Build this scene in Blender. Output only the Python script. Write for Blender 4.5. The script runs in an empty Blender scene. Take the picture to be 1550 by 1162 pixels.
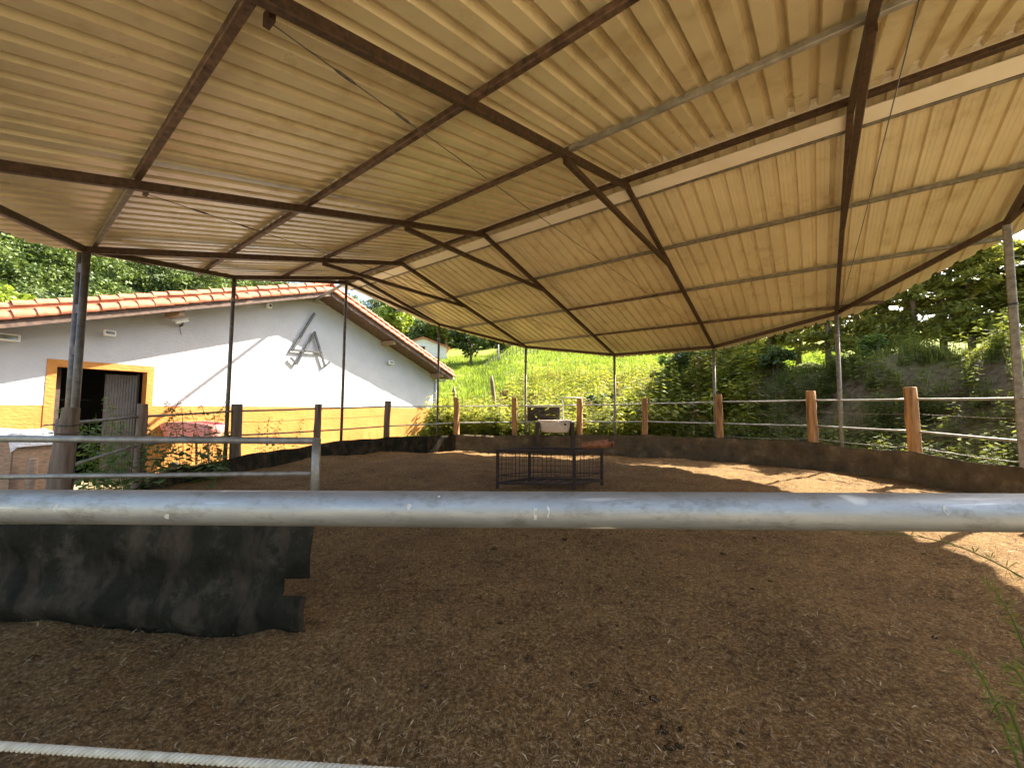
import bpy, bmesh, math, random
import numpy as np
from mathutils import Vector, Matrix
random.seed(7)
rng = np.random.default_rng(11)
S = bpy.context.scene
COL = S.collection
R_ = math.radians
PI = math.pi

# ------------------------------------------------------------------ camera, sky, sun, exposure
F_PX, PITCH, ROLL, EYE = 598.31, 0.0613046, -0.0075766, 1.6
cam_data = bpy.data.cameras.new("camera")
cam = bpy.data.objects.new("camera", cam_data)
COL.objects.link(cam)
cam_data.sensor_fit = 'HORIZONTAL'
cam_data.sensor_width = 36.0
cam_data.lens = 36.0 * F_PX / 1550.0
cam_data.clip_start = 0.05
cam_data.clip_end = 2000.0
cam.matrix_world = (Matrix.Translation((0, 0, EYE)) @ Matrix.Rotation(PI / 2 + PITCH, 4, 'X')
                    @ Matrix.Rotation(-ROLL, 4, 'Z'))
S.camera = cam

SUN_AZ, SUN_EL = R_(61.5), R_(45.0)          # azimuth clockwise from +Y
world = bpy.data.worlds.new("World")
S.world = world
world.use_nodes = True
wt = world.node_tree
sky = wt.nodes.new('ShaderNodeTexSky')
sky.sky_type = 'NISHITA'
sky.sun_disc = False
sky.sun_elevation = SUN_EL
sky.sun_rotation = SUN_AZ
sky.air_density = 1.0
sky.dust_density = 3.0
sky.ozone_density = 0.4
wt.links.new(sky.outputs[0], wt.nodes['Background'].inputs['Color'])
wt.nodes['Background'].inputs['Strength'].default_value = 0.105

sun_data = bpy.data.lights.new("sun", 'SUN')
sun_data.energy = 5.0
sun_data.angle = R_(0.5)
sun_data.color = (1.0, 0.93, 0.82)
sun = bpy.data.objects.new("sun", sun_data)
COL.objects.link(sun)
sd = Vector((math.sin(SUN_AZ) * math.cos(SUN_EL), math.cos(SUN_AZ) * math.cos(SUN_EL), math.sin(SUN_EL)))
sun.rotation_euler = sd.to_track_quat('Z', 'Y').to_euler()
sun.location = sd * 60

S.view_settings.view_transform = 'Standard'
S.view_settings.look = 'None'
S.view_settings.exposure = 2.56
S.view_settings.gamma = 1.0
S.render.engine = 'CYCLES'
S.cycles.max_bounces = 10
S.cycles.diffuse_bounces = 6
S.cycles.glossy_bounces = 4
S.cycles.transmission_bounces = 6
S.cycles.transparent_max_bounces = 8
S.cycles.use_denoising = True
S.cycles.sample_clamp_indirect = 8.0

# ------------------------------------------------------------------ helpers: things, parts, meshes
def link(o, parent=None):
    COL.objects.link(o)
    if parent is not None:
        o.parent = parent
    return o

def tag(o, label=None, cat=None, group=None, kind=None):
    if label: o['label'] = label
    if cat: o['category'] = cat
    if group: o['group'] = group
    if kind: o['kind'] = kind
    return o

def empty(name, loc=(0, 0, 0), rz=0.0):
    o = bpy.data.objects.new(name, None)
    o.empty_display_size = 0.2
    o.location = loc
    o.rotation_euler = (0, 0, rz)
    return link(o)

class MB:
    """collects shapes; build() links them as one mesh object (vertices given in the parent's frame)"""
    def __init__(self):
        self.v, self.f, self.tint = [], [], []
    def add(self, vs, fs):
        b = len(self.v)
        self.v += [tuple(p) for p in vs]
        self.f += [tuple(i + b for i in f) for f in fs]
        return self
    def box(self, c, s, rz=0.0, rx=0.0, ry=0.0):
        m = Matrix.Rotation(rz, 3, 'Z') @ Matrix.Rotation(ry, 3, 'Y') @ Matrix.Rotation(rx, 3, 'X')
        vs = []
        for z in (-.5, .5):
            for x, y in ((-.5, -.5), (.5, -.5), (.5, .5), (-.5, .5)):
                vs.append(Vector(c) + m @ Vector((x * s[0], y * s[1], z * s[2])))
        return self.add(vs, [(3, 2, 1, 0), (4, 5, 6, 7), (0, 1, 5, 4), (1, 2, 6, 5), (2, 3, 7, 6), (3, 0, 4, 7)])
    def bar(self, a, b, w, h, up=(0, 0, 1), bev=0.12):
        """square-section bar with slightly chamfered edges from a to b, w across, h along up"""
        a, b = Vector(a), Vector(b)
        d = (b - a).normalized()
        x = d.cross(Vector(up))
        if x.length < 1e-4: x = Vector((1, 0, 0))
        x.normalize()
        y = x.cross(d).normalized()
        k = bev * min(w, h)
        pr = [(-w/2 + k, -h/2), (w/2 - k, -h/2), (w/2, -h/2 + k), (w/2, h/2 - k),
              (w/2 - k, h/2), (-w/2 + k, h/2), (-w/2, h/2 - k), (-w/2, -h/2 + k)]
        vs = [a + x * p + y * q for p, q in pr] + [b + x * p + y * q for p, q in pr]
        fs = [(i, (i + 1) % 8, 8 + (i + 1) % 8, 8 + i) for i in range(8)]
        fs += [tuple(range(7, -1, -1)), tuple(range(8, 16))]
        return self.add(vs, fs)
    def tube(self, pts, r, n=10, cap=True):
        pts = [Vector(p) for p in pts]
        if not hasattr(r, '__len__'): r = [r] * len(pts)
        vs, fs = [], []
        px = None
        for i, p in enumerate(pts):
            d = (pts[min(i + 1, len(pts) - 1)] - pts[max(i - 1, 0)]).normalized()
            if px is None:
                q = Vector((0, 0, 1)) if abs(d.z) < .9 else Vector((1, 0, 0))
                px = q.cross(d).normalized()
            else:
                px = (px - d * px.dot(d))
                px = px.normalized()
            py = d.cross(px)
            for k in range(n):
                t = 2 * PI * k / n
                vs.append(p + (px * math.cos(t) + py * math.sin(t)) * r[i])
        for i in range(len(pts) - 1):
            for k in range(n):
                fs.append((i*n + k, i*n + (k+1) % n, (i+1)*n + (k+1) % n, (i+1)*n + k))
        if cap:
            fs.append(tuple(range(n - 1, -1, -1)))
            fs.append(tuple(range((len(pts)-1)*n, len(pts)*n)))
        return self.add(vs, fs)
    def build(self, name, mat, parent=None, smooth=False, kind=None):
        me = bpy.data.meshes.new(name)
        me.from_pydata([tuple(p) for p in self.v], [], self.f)
        me.update()
        if smooth:
            me.polygons.foreach_set('use_smooth', [True] * len(me.polygons))
        if mat: me.materials.append(mat)
        o = bpy.data.objects.new(name, me)
        link(o, parent)
        if kind: o['kind'] = kind
        return o

def np_mesh(name, V, Fc, mat, parent=None, tint=None, smooth=False):
    """V (n,3), Fc (m,k) faces all of one size; tint per vertex"""
    V = np.asarray(V, dtype=np.float32); Fc = np.asarray(Fc, dtype=np.int32)
    me = bpy.data.meshes.new(name)
    k = Fc.shape[1]
    me.vertices.add(len(V)); me.vertices.foreach_set('co', V.ravel())
    me.loops.add(Fc.size); me.loops.foreach_set('vertex_index', Fc.ravel())
    me.polygons.add(len(Fc))
    me.polygons.foreach_set('loop_start', np.arange(0, Fc.size, k, dtype=np.int32))
    me.update(calc_edges=True)
    if smooth: me.polygons.foreach_set('use_smooth', [True] * len(Fc))
    if tint is not None:
        at_ = me.attributes.new('tint', 'FLOAT', 'POINT')
        at_.data.foreach_set('value', np.asarray(tint, dtype=np.float32))
    me.validate()
    if mat: me.materials.append(mat)
    o = bpy.data.objects.new(name, me)
    return link(o, parent)

# ------------------------------------------------------------------ camera-ray helper for siting things
def ray(px, py):
    a = (px - 775) / F_PX; b = (581 - py) / F_PX
    c, s = math.cos(-ROLL), math.sin(-ROLL)
    a, b = a*c - b*s, a*s + b*c
    c, s = math.cos(PITCH), math.sin(PITCH)
    return Vector((a, c - b*s, s + b*c))
def at(px, py, Y):
    r = ray(px, py)
    return Vector((0, 0, EYE)) + r * (Y / r.y)

# ------------------------------------------------------------------ materials
def mat(name):
    m = bpy.data.materials.new(name); m.use_nodes = True
    nt = m.node_tree
    return m, nt, nt.nodes['Principled BSDF']
def N(nt, t, **kw):
    n = nt.nodes.new(t)
    for k, v in kw.items():
        if k.startswith('i_'):
            n.inputs[k[2:].replace('_', ' ')].default_value = v
        else: setattr(n, k, v)
    return n
def noise(nt, scale, detail=6, rough=.6, stretch=None, coord='Object'):
    tc = N(nt, 'ShaderNodeTexCoord')
    n = N(nt, 'ShaderNodeTexNoise')
    n.inputs['Scale'].default_value = scale; n.inputs['Detail'].default_value = detail
    n.inputs['Roughness'].default_value = rough
    if stretch:
        mp = N(nt, 'ShaderNodeMapping'); mp.inputs['Scale'].default_value = stretch
        nt.links.new(tc.outputs[coord], mp.inputs[0]); nt.links.new(mp.outputs[0], n.inputs[0])
    else:
        nt.links.new(tc.outputs[coord], n.inputs[0])
    return n
def ramp(nt, src, stops):
    r = N(nt, 'ShaderNodeValToRGB')
    e = r.color_ramp.elements
    while len(e) < len(stops): e.new(.5)
    for i, (p, c) in enumerate(stops):
        e[i].position = p; e[i].color = (*c, 1) if len(c) == 3 else c
    nt.links.new(src, r.inputs[0])
    return r
def mixc(nt, fac, a, b, mode='MIX'):
    m = N(nt, 'ShaderNodeMix', data_type='RGBA', blend_type=mode)
    for s, v in ((0, fac), (6, a), (7, b)):
        if hasattr(v, 'is_linked') or hasattr(v, 'links'): nt.links.new(v, m.inputs[s])
        else: m.inputs[s].default_value = v if s == 0 else ((*v, 1) if len(v) == 3 else v)
    return m.outputs[2]
def bump(nt, b, src, strength, dist=.02):
    bp = N(nt, 'ShaderNodeBump'); bp.inputs['Strength'].default_value = strength
    bp.inputs['Distance'].default_value = dist
    nt.links.new(src, bp.inputs['Height']); nt.links.new(bp.outputs[0], b.inputs['Normal'])
    return bp

def m_worn(name, c1, c2, scale=9, rough=.6, metal=0., bstr=.2, stretch=None, lo=.35, hi=.65, bdist=.01):
    m, nt, b = mat(name)
    n = noise(nt, scale, 8, .65, stretch)
    r = ramp(nt, n.outputs[0], [(lo, c1), (hi, c2)])
    nt.links.new(r.outputs[0], b.inputs['Base Color'])
    b.inputs['Roughness'].default_value = rough; b.inputs['Metallic'].default_value = metal
    if bstr: bump(nt, b, n.outputs[0], bstr, bdist)
    return m

def m_leaf(name, c_dark, c_light, trans=.45, rough=.5):
    m, nt, b = mat(name)
    a = N(nt, 'ShaderNodeAttribute', attribute_name='tint')
    r = ramp(nt, a.outputs['Fac'], [(0., c_dark), (1., c_light)])
    nt.links.new(r.outputs[0], b.inputs['Base Color'])
    b.inputs['Roughness'].default_value = rough
    b.inputs['Specular IOR Level'].default_value = .3
    t = N(nt, 'ShaderNodeBsdfTranslucent')
    nt.links.new(mixc(nt, .5, r.outputs[0], (1.0, .95, .25), 'MULTIPLY'), t.inputs['Color'])
    mx = N(nt, 'ShaderNodeMixShader'); mx.inputs[0].default_value = trans
    nt.links.new(b.outputs[0], mx.inputs[1]); nt.links.new(t.outputs[0], mx.inputs[2])
    nt.links.new(mx.outputs[0], nt.nodes['Material Output'].inputs['Surface'])
    return m

M = {}
# arena footing: dark shredded bark and manure with paler straw flecks
def m_sand():
    m, nt, b = mat('arena_footing')
    n1 = noise(nt, 1.3, 5, .6); n4 = noise(nt, 13, 5, .6); n2 = noise(nt, 42, 8, .75); n3 = noise(nt, 150, 3, .7, (1, .45, 1))
    c1 = ramp(nt, n2.outputs[0], [(.30, (.046, .026, .010)), (.52, (.220, .130, .049)), (.68, (.54, .37, .18))]).outputs[0]
    c2 = ramp(nt, n3.outputs[0], [(.56, (0, 0, 0)), (.70, (1, 1, 1))]).outputs[0]
    c = mixc(nt, c2, c1, (.46, .32, .16))
    hollow_shade = ramp(nt, n4.outputs[0], [(.30, (.38, .35, .32)), (.47, (1, 1, 1)), (.75, (1.15, 1.12, 1.08))]).outputs[0]  # crevice shade put into the colour: bump hollows are darkened
    c = mixc(nt, .85, c, hollow_shade, 'MULTIPLY')
    big = ramp(nt, n1.outputs[0], [(.3, (.70, .65, .60)), (.7, (1.15, 1.10, 1.0))]).outputs[0]
    nt.links.new(mixc(nt, 1., c, big, 'MULTIPLY'), b.inputs['Base Color'])
    b.inputs['Roughness'].default_value = .95; b.inputs['Specular IOR Level'].default_value = .1
    add = N(nt, 'ShaderNodeMath', operation='ADD')
    m4 = N(nt, 'ShaderNodeMath', operation='MULTIPLY_ADD'); m4.inputs[1].default_value = 2.2
    nt.links.new(n4.outputs[0], m4.inputs[0]); nt.links.new(n2.outputs[0], m4.inputs[2])
    nt.links.new(m4.outputs[0], add.inputs[0]); nt.links.new(n3.outputs[0], add.inputs[1])
    bump(nt, b, add.outputs[0], 1., .04)
    return m
M['sand'] = m_sand()
def m_terrain():
    m, nt, b = mat('grassy_earth')
    n1 = noise(nt, .35, 6, .6); n2 = noise(nt, 7, 8, .7)
    grass = ramp(nt, n2.outputs[0], [(.3, (.10, .125, .018)), (.7, (.24, .26, .045))]).outputs[0]
    soil = ramp(nt, n2.outputs[0], [(.3, (.085, .056, .030)), (.7, (.21, .145, .085))]).outputs[0]
    a = N(nt, 'ShaderNodeAttribute', attribute_name='tint')
    ad = N(nt, 'ShaderNodeMath', operation='ADD'); nt.links.new(a.outputs['Fac'], ad.inputs[0])
    sc = N(nt, 'ShaderNodeMath', operation='MULTIPLY_ADD'); sc.inputs[1].default_value = 1.4; sc.inputs[2].default_value = -.7
    nt.links.new(n1.outputs[0], sc.inputs[0]); nt.links.new(sc.outputs[0], ad.inputs[1])
    cl = N(nt, 'ShaderNodeClamp'); nt.links.new(ad.outputs[0], cl.inputs[0])
    yd = N(nt, 'ShaderNodeMapRange'); yd.inputs['From Min'].default_value = 1.4; yd.inputs['From Max'].default_value = 2.4
    nt.links.new(ad.outputs[0], yd.inputs['Value'])
    yard = ramp(nt, n2.outputs[0], [(.3, (.22, .175, .105)), (.7, (.36, .29, .18))]).outputs[0]
    nt.links.new(mixc(nt, yd.outputs[0], mixc(nt, cl.outputs[0], grass, soil), yard), b.inputs['Base Color'])
    b.inputs['Roughness'].default_value = .95; b.inputs['Specular IOR Level'].default_value = .1
    bump(nt, b, n2.outputs[0], .8, .12)
    return m
M['terrain'] = m_terrain()
M['forest_floor'] = m_worn('forest_floor', (.03, .045, .012), (.07, .10, .025), .2, .95, 0, .3)
def m_sheet():
    m, nt, b = mat('painted_roof_sheet')
    n1 = noise(nt, .8, 4, .6); n2 = noise(nt, 2.2, 6, .6)
    c = ramp(nt, n1.outputs[0], [(.3, (.63, .53, .335)), (.7, (.79, .68, .445))]).outputs[0]
    d = ramp(nt, n2.outputs[0], [(.25, (.90, .88, .85)), (.45, (1, 1, 1))]).outputs[0]
    n3 = noise(nt, 1.6, 7, .7, (1, 1, 1)); st_ = ramp(nt, n3.outputs[0], [(.34, (.74, .64, .48)), (.46, (1, 1, 1))]).outputs[0]
    c = mixc(nt, .55, c, st_, 'MULTIPLY')
    nt.links.new(mixc(nt, .7, c, d, 'MULTIPLY'), b.inputs['Base Color'])
    r = ramp(nt, n2.outputs[0], [(.2, (.36, .36, .36)), (.8, (.25, .25, .25))])
    nt.links.new(r.outputs[0], b.inputs['Roughness'])
    b.inputs['Specular IOR Level'].default_value = .5
    return m
M['sheet'] = m_sheet()
M['flashing'] = m_worn('ridge_flashing', (.80, .72, .58), (.86, .79, .67), 3, .4, 0, .05)
M['rust_steel'] = m_worn('rusty_brown_steel', (.034, .019, .011), (.105, .055, .030), 16, .55, .15, .25)
M['rust_purlin'] = m_worn('rust_streaked_purlin', (.045, .026, .017), (.19, .115, .075), 11, .6, .1, .3)
M['galv'] = m_worn('galvanised_steel', (.30, .29, .26), (.48, .47, .43), 7, .45, .55, .08)
M['galv_dull'] = m_worn('weathered_galvanised_steel', (.15, .13, .10), (.30, .27, .22), 12, .55, .4, .12)
M['barrier'] = m_worn('brownish_galvanised_pipe', (.14, .125, .10), (.27, .25, .21), 10, .42, .35, .1)
M['feeder_steel'] = m_worn('matt_rusty_feeder_steel', (.018, .010, .006), (.050, .026, .015), 18, .95, 0, .3)
M['hollow_shade'] = m_worn('hole_shade_clod', (.030, .018, .008), (.085, .052, .024), 60, 1., 0, .6)  # near-black tone stands in for the shade of holes
M['hollow_shade'].node_tree.nodes['Principled BSDF'].inputs['Specular IOR Level'].default_value = .02
M['splash'] = m_worn('dried_pale_splash', (.34, .32, .26), (.52, .50, .43), 150, .8, 0, 0)
M['cable'] = m_worn('steel_cable', (.05, .045, .04), (.12, .11, .10), 30, .5, .5, 0)
def m_pole():
    m, nt, b = mat('galvanised_gate_pole')
    n1 = noise(nt, 5, 8, .7, (.6, 3, 3)); n2 = noise(nt, 30, 5, .7, (.35, 1, 1)); n3 = noise(nt, 9, 2, .4)
    c = ramp(nt, n1.outputs[0], [(.3, (.20, .205, .195)), (.7, (.36, .36, .335))]).outputs[0]
    spot = ramp(nt, n3.outputs[0], [(.70, (0, 0, 0)), (.73, (1, 1, 1))]).outputs[0]
    n5 = noise(nt, 26, 8, .8, (.5, 1, 1)); n6 = noise(nt, 70, 3, .5, (.04, 1, 1))
    dirt = ramp(nt, n5.outputs[0], [(.34, (.55, .52, .46)), (.50, (1, 1, 1))]).outputs[0]
    c = mixc(nt, .8, c, dirt, 'MULTIPLY')
    scr = ramp(nt, n6.outputs[0], [(.66, (0, 0, 0)), (.72, (1, 1, 1))]).outputs[0]
    c = mixc(nt, scr, c, (.50, .49, .45))
    c = mixc(nt, spot, c, (.52, .50, .43))
    nt.links.new(c, b.inputs['Base Color'])
    nt.links.new(ramp(nt, n2.outputs[0], [(.3, (.42, .42, .42)), (.7, (.62, .62, .62))]).outputs[0], b.inputs['Roughness'])
    met = ramp(nt, spot, [(0., (.6, .6, .6)), (1., (.0, .0, .0))])
    nt.links.new(met.outputs[0], b.inputs['Metallic'])
    bump(nt, b, n2.outputs[0], .06, .004)
    return m
M['pole'] = m_pole()
M['wood_post'] = m_worn('weathered_orange_wood', (.17, .075, .026), (.52, .27, .10), 11, .85, 0, .8, (1, 1, .12), bdist=.02)
M['wood_old'] = m_worn('old_grey_brown_wood', (.085, .055, .035), (.22, .155, .105), 14, .85, 0, .5, (1, 1, .1), bdist=.02)
M['wood_cut'] = m_worn('sawn_wood', (.36, .24, .13), (.52, .38, .22), 18, .85, 0, .2)
def m_rubber():
    m, nt, b = mat('worn_rubber_belt')
    n1 = noise(nt, 3.2, 8, .72); n2 = noise(nt, 24, 8, .7); n3 = noise(nt, 6, 6, .6, (1, 1, .3))
    c = ramp(nt, n1.outputs[0], [(.34, (.011, .010, .006)), (.55, (.026, .022, .013)), (.70, (.085, .070, .045))]).outputs[0]
    d = ramp(nt, n3.outputs[0], [(.5, (0, 0, 0)), (.8, (1, 1, 1))]).outputs[0]
    nt.links.new(mixc(nt, d, c, (.085, .060, .038)), b.inputs['Base Color'])
    nt.links.new(ramp(nt, n2.outputs[0], [(.3, (.62,) * 3), (.7, (.9,) * 3)]).outputs[0], b.inputs['Roughness'])
    b.inputs['Specular IOR Level'].default_value = .07
    n5 = noise(nt, 9, 9, .75, (1, 1, .5))
    ad = N(nt, 'ShaderNodeMath', operation='ADD'); nt.links.new(n2.outputs[0], ad.inputs[0]); nt.links.new(n5.outputs[0], ad.inputs[1])
    bump(nt, b, ad.outputs[0], .8, .025)
    return m
M['rubber'] = m_rubber()
def m_rubber2():
    m, nt, b = mat('dusty_lit_rubber_belt')
    n1 = noise(nt, 2.4, 8, .7); n2 = noise(nt, 20, 8, .7)
    c = ramp(nt, n1.outputs[0], [(.34, (.060, .043, .024)), (.55, (.115, .082, .045)), (.72, (.22, .16, .095))]).outputs[0]  # dusty brown, lightened further to put bounce light into the colour
    nt.links.new(c, b.inputs['Base Color'])
    b.inputs['Roughness'].default_value = .85; b.inputs['Specular IOR Level'].default_value = .2
    bump(nt, b, n2.outputs[0], .5, .015)
    return m
M['rubber_dusty_lit'] = m_rubber2()
def m_plaster(name, c1, c2, sx=1.):
    m, nt, b = mat(name)
    n1 = noise(nt, 1.1, 6, .6); n2 = noise(nt, 7, 8, .65, (1, 1, 2.2))
    n3 = noise(nt, 2.5, 9, .75, (1, 1, 1.8))
    c = ramp(nt, n1.outputs[0], [(.3, c1), (.7, c2)]).outputs[0]
    d = ramp(nt, n3.outputs[0], [(.30, (.80, .76, .70)), (.42, (1, 1, 1))]).outputs[0]
    nt.links.new(mixc(nt, .6, c, d, 'MULTIPLY'), b.inputs['Base Color'])
    b.inputs['Roughness'].default_value = .9; b.inputs['Specular IOR Level'].default_value = .15
    bump(nt, b, n2.outputs[0], .55, .05)
    return m
M['plaster'] = m_plaster('white_plaster', (.37, .375, .38), (.43, .435, .44))
M['ochre'] = m_plaster('ochre_plaster', (.36, .155, .038), (.43, .20, .055))
M['tile'] = m_worn('terracotta_tile', (.29, .085, .038), (.47, .165, .08), 5, .8, 0, .3)
M['roof_wood'] = m_worn('dark_roof_timber', (.045, .026, .016), (.12, .07, .045), 9, .8, 0, .4, (1, 1, 1))
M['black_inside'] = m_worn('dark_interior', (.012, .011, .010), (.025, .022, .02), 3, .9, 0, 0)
M['door_metal'] = m_worn('grey_corrugated_door', (.085, .083, .08), (.13, .127, .12), 6, .5, .3, .05)
M['white_plastic'] = m_worn('white_plastic', (.66, .65, .60), (.76, .75, .71), 4, .4, 0, 0)
M['glass_dark'] = m_worn('lamp_glass', (.22, .25, .24), (.42, .44, .40), 12, .12, .3, 0)
M['cam_black'] = m_worn('black_plastic', (.015, .015, .015), (.03, .03, .03), 10, .35, 0, 0)
M['logo'] = m_worn('dark_grey_metal_letter', (.022, .022, .023), (.042, .042, .043), 14, .45, .0, .05)
M['dark_steel'] = m_worn('dark_weathered_steel', (.065, .054, .045), (.155, .135, .115), 9, .5, .3, .1)
M['zinc'] = m_worn('zinc_gutter', (.42, .44, .46), (.56, .58, .60), 5, .4, .5, .05)
M['pink'] = m_worn('faded_pink_plastic', (.66, .22, .19), (.76, .32, .28), 3, .6, 0, .1)
M['enamel'] = m_worn('stained_enamel', (.46, .38, .30), (.62, .53, .44), 5, .35, 0, .05)
M['board_dark'] = m_worn('dark_stained_board', (.022, .014, .010), (.05, .032, .02), 8, .7, 0, .3)
M['rust_orange'] = m_worn('orange_rust', (.16, .05, .02), (.38, .14, .05), 14, .75, .2, .4)
M['plank'] = m_worn('pale_plank', (.19, .12, .075), (.32, .22, .14), 7, .85, 0, .3, (1, 1, 4))
M['film'] = m_worn('crumpled_white_film', (.36, .36, .37), (.50, .50, .51), 9, .35, 0, .8, bdist=.05)
M['straw'] = m_leaf('straw_fibre', (.16, .10, .05), (.62, .48, .28), .1, .8)
M['hay'] = m_worn('dry_straw_ground', (.26, .16, .07), (.55, .38, .18), 22, .95, 0, .6)
M['rope'] = m_worn('cream_rope', (.32, .29, .21), (.46, .42, .32), 60, .85, 0, .3, bdist=.002)
M['nettle'] = m_leaf('nettle_leaf', (.045, .085, .016), (.16, .24, .045), .40)
M['weed'] = m_leaf('weed_leaf', (.12, .15, .018), (.36, .36, .06), .5)
M['bank'] = m_leaf('olive_bank_grass', (.07, .085, .018), (.25, .28, .06), .5, .8)
M['weed_yellow'] = m_leaf('yellow_weed_leaf', (.17, .19, .02), (.46, .42, .06), .5)
M['weed_dry'] = m_leaf('dry_weed', (.16, .11, .04), (.36, .27, .12), .35)
M['meadow'] = m_leaf('meadow_grass', (.12, .19, .018), (.27, .34, .045), .5)
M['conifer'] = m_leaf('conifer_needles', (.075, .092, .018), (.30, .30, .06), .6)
M['forest'] = m_leaf('forest_leaf', (.030, .055, .014), (.15, .20, .04), .3)
M['tree_bright'] = m_leaf('bright_tree_leaf', (.10, .16, .02), (.27, .33, .05), .45)
M['tree_dark'] = m_leaf('dark_tree_leaf', (.025, .045, .012), (.075, .11, .022), .3)
M['bark'] = m_worn('bark', (.045, .032, .022), (.13, .095, .065), 9, .9, 0, .6, (1, 1, .25), bdist=.03)
M['concrete'] = m_worn('pale_render', (.58, .56, .50), (.70, .68, .62), 3, .9, 0, .2)
M['stone'] = m_worn('mossy_stone', (.12, .11, .09), (.32, .29, .24), 6, .9, 0, .5)

# ------------------------------------------------------------------ terrain
RAD = 7.75
CX, CY = 0.701, 8.028
PHI0 = 2.48866
ZR, SL = 5.6548, 0.262619            # ridge height on the rafter plane, roof slope
U = Vector((math.cos(PHI0), math.sin(PHI0), 0))     # along the ridge
NN = Vector((math.sin(PHI0), -math.cos(PHI0), 0))   # across the ridge
C3 = Vector((CX, CY, 0))
def post_xy(k, r=RAD):
    a = PHI0 - (k - 3) * 2 * PI / 14
    return Vector((CX + r * math.cos(a), CY + r * math.sin(a), 0))

def smooth(a, b, x):
    t = np.clip((x - a) / (b - a), 0, 1)
    return t * t * (3 - 2 * t)
def lump(x, y, s, seed):
    """cheap smooth value noise in [-1,1] from sines"""
    r = np.random.default_rng(seed)
    o = np.zeros_like(np.asarray(x, dtype=float))
    for i in range(7):
        a = r.uniform(0, 2*PI); k = r.uniform(.6, 1.7) / s
        o = o + np.sin((x*np.cos(a) + y*np.sin(a)) * k * 2 * PI + r.uniform(0, 6.28))
    return o / 3.2
_edge_a = np.radians([-180, -165, 166, 150, 131, 112, 95, 75, 57, 38, 19, 2, -20, -60, -120])
_edge_z = np.array([.0, -.02, .0, .08, .05, -.05, -.13, -.13, -.10, -.02, .08, .15, .12, .0, .0])
def ring_edge(ang):
    o = np.argsort(_edge_a)
    return np.interp(ang, _edge_a[o], _edge_z[o], period=2*PI)
def gz(x, y):
    x = np.asarray(x, dtype=float); y = np.asarray(y, dtype=float)
    dx, dy = x - CX, y - CY
    r = np.hypot(dx, dy); ang = np.arctan2(dy, dx)
    inner = ring_edge(ang) * smooth(2.5, 7.4, r) + .035 * lump(x, y, 2.2, 3) * smooth(0, 2, r)
    rho = r - RAD
    deg = np.degrees(ang)
    wb = smooth(80, 48, deg) * smooth(-75, -45, deg)
    bank = wb * (3.0 * smooth(1.2, 5.2, rho) + .9 * smooth(3.0, 20, rho) + .25 * lump(x, y, 3.5, 5) * smooth(1, 3, rho))
    y0 = 16.6 + 10.0 * smooth(1., -5.5, x)
    t = np.maximum(y - y0, 0)
    hill = .24 * t - .24 * 1.5 * (1 - np.exp(-t / 1.5)) + .16 * lump(x, y, 7, 8) * smooth(1, 8, t)
    rr = np.hypot(x, y)
    far = .12 * np.maximum(rr - 42, 0) * smooth(-10, -30, x)
    out = np.maximum(bank, hill) * .8 + .2 * (bank + hill)
    out = np.maximum(out, far * smooth(0, -30, x)) + .05 * lump(x, y, 3, 9)
    out = out + .22 * smooth(7.8, 9.5, r) * wb
    out = out - .60 * smooth(-6.5, -9.5, x) * smooth(34, 24, y)
    w = smooth(7.55, 8.6, r)
    return inner * (1 - w) + out * w

# one ground sheet: fine under the shelter, coarse far away
def axis(lo, hi, fine_lo, fine_hi, f, g):
    a = list(np.arange(fine_lo, fine_hi + 1e-6, f))
    s = f
    x = fine_hi
    while x < hi:
        s = min(s * g, 14); x += s; a.append(x)
    s = f; x = fine_lo
    while x > lo:
        s = min(s * g, 14); x -= s; a.insert(0, x)
    return np.array(a)
xs = axis(-260, 260, -9.5, 14.5, .2, 1.12); ys = axis(-60, 200, -1, 24, .2, 1.10)
X, Y = np.meshgrid(xs, ys)
Z = gz(X, Y)
rC = np.hypot(X - CX, Y - CY)
Zg = np.where(rC < 7.5, Z - .05, Z)
V = np.stack([X.ravel(), Y.ravel(), Zg.ravel()], 1)
nx, ny = len(xs), len(ys)
ii = (np.arange(ny - 1)[:, None] * nx + np.arange(nx - 1)[None, :]).ravel()
Fq = np.stack([ii, ii + 1, ii + 1 + nx, ii + nx], 1)
dg = np.degrees(np.arctan2(Y - CY, X - CX))
soil = smooth(75, 40, dg) * smooth(-80, -50, dg) * smooth(14.5, 11.5, rC) + .6 * smooth(-5.5, -7, X) * smooth(26, 20, Y)
soil = np.clip(soil, -.3, 1) * 1.15 - .25
soil = np.maximum(soil, 3.2 * smooth(5, 1, Y) * smooth(34, 26, rC) - .25)
soil = np.maximum(soil, 3.2 * smooth(-6.5, -7.6, X) * smooth(26, 20, Y) * smooth(34, 26, rC) - .25)
g = np_mesh('ground', V, Fq, M['terrain'], tint=soil.ravel(), smooth=True)
tag(g, kind='structure')

# arena footing: a finer disc whose surface is churned
nr, na = 150, 260
rad = np.linspace(0, 7.72, nr) ; aa = np.linspace(0, 2*PI, na, endpoint=False)
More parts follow.
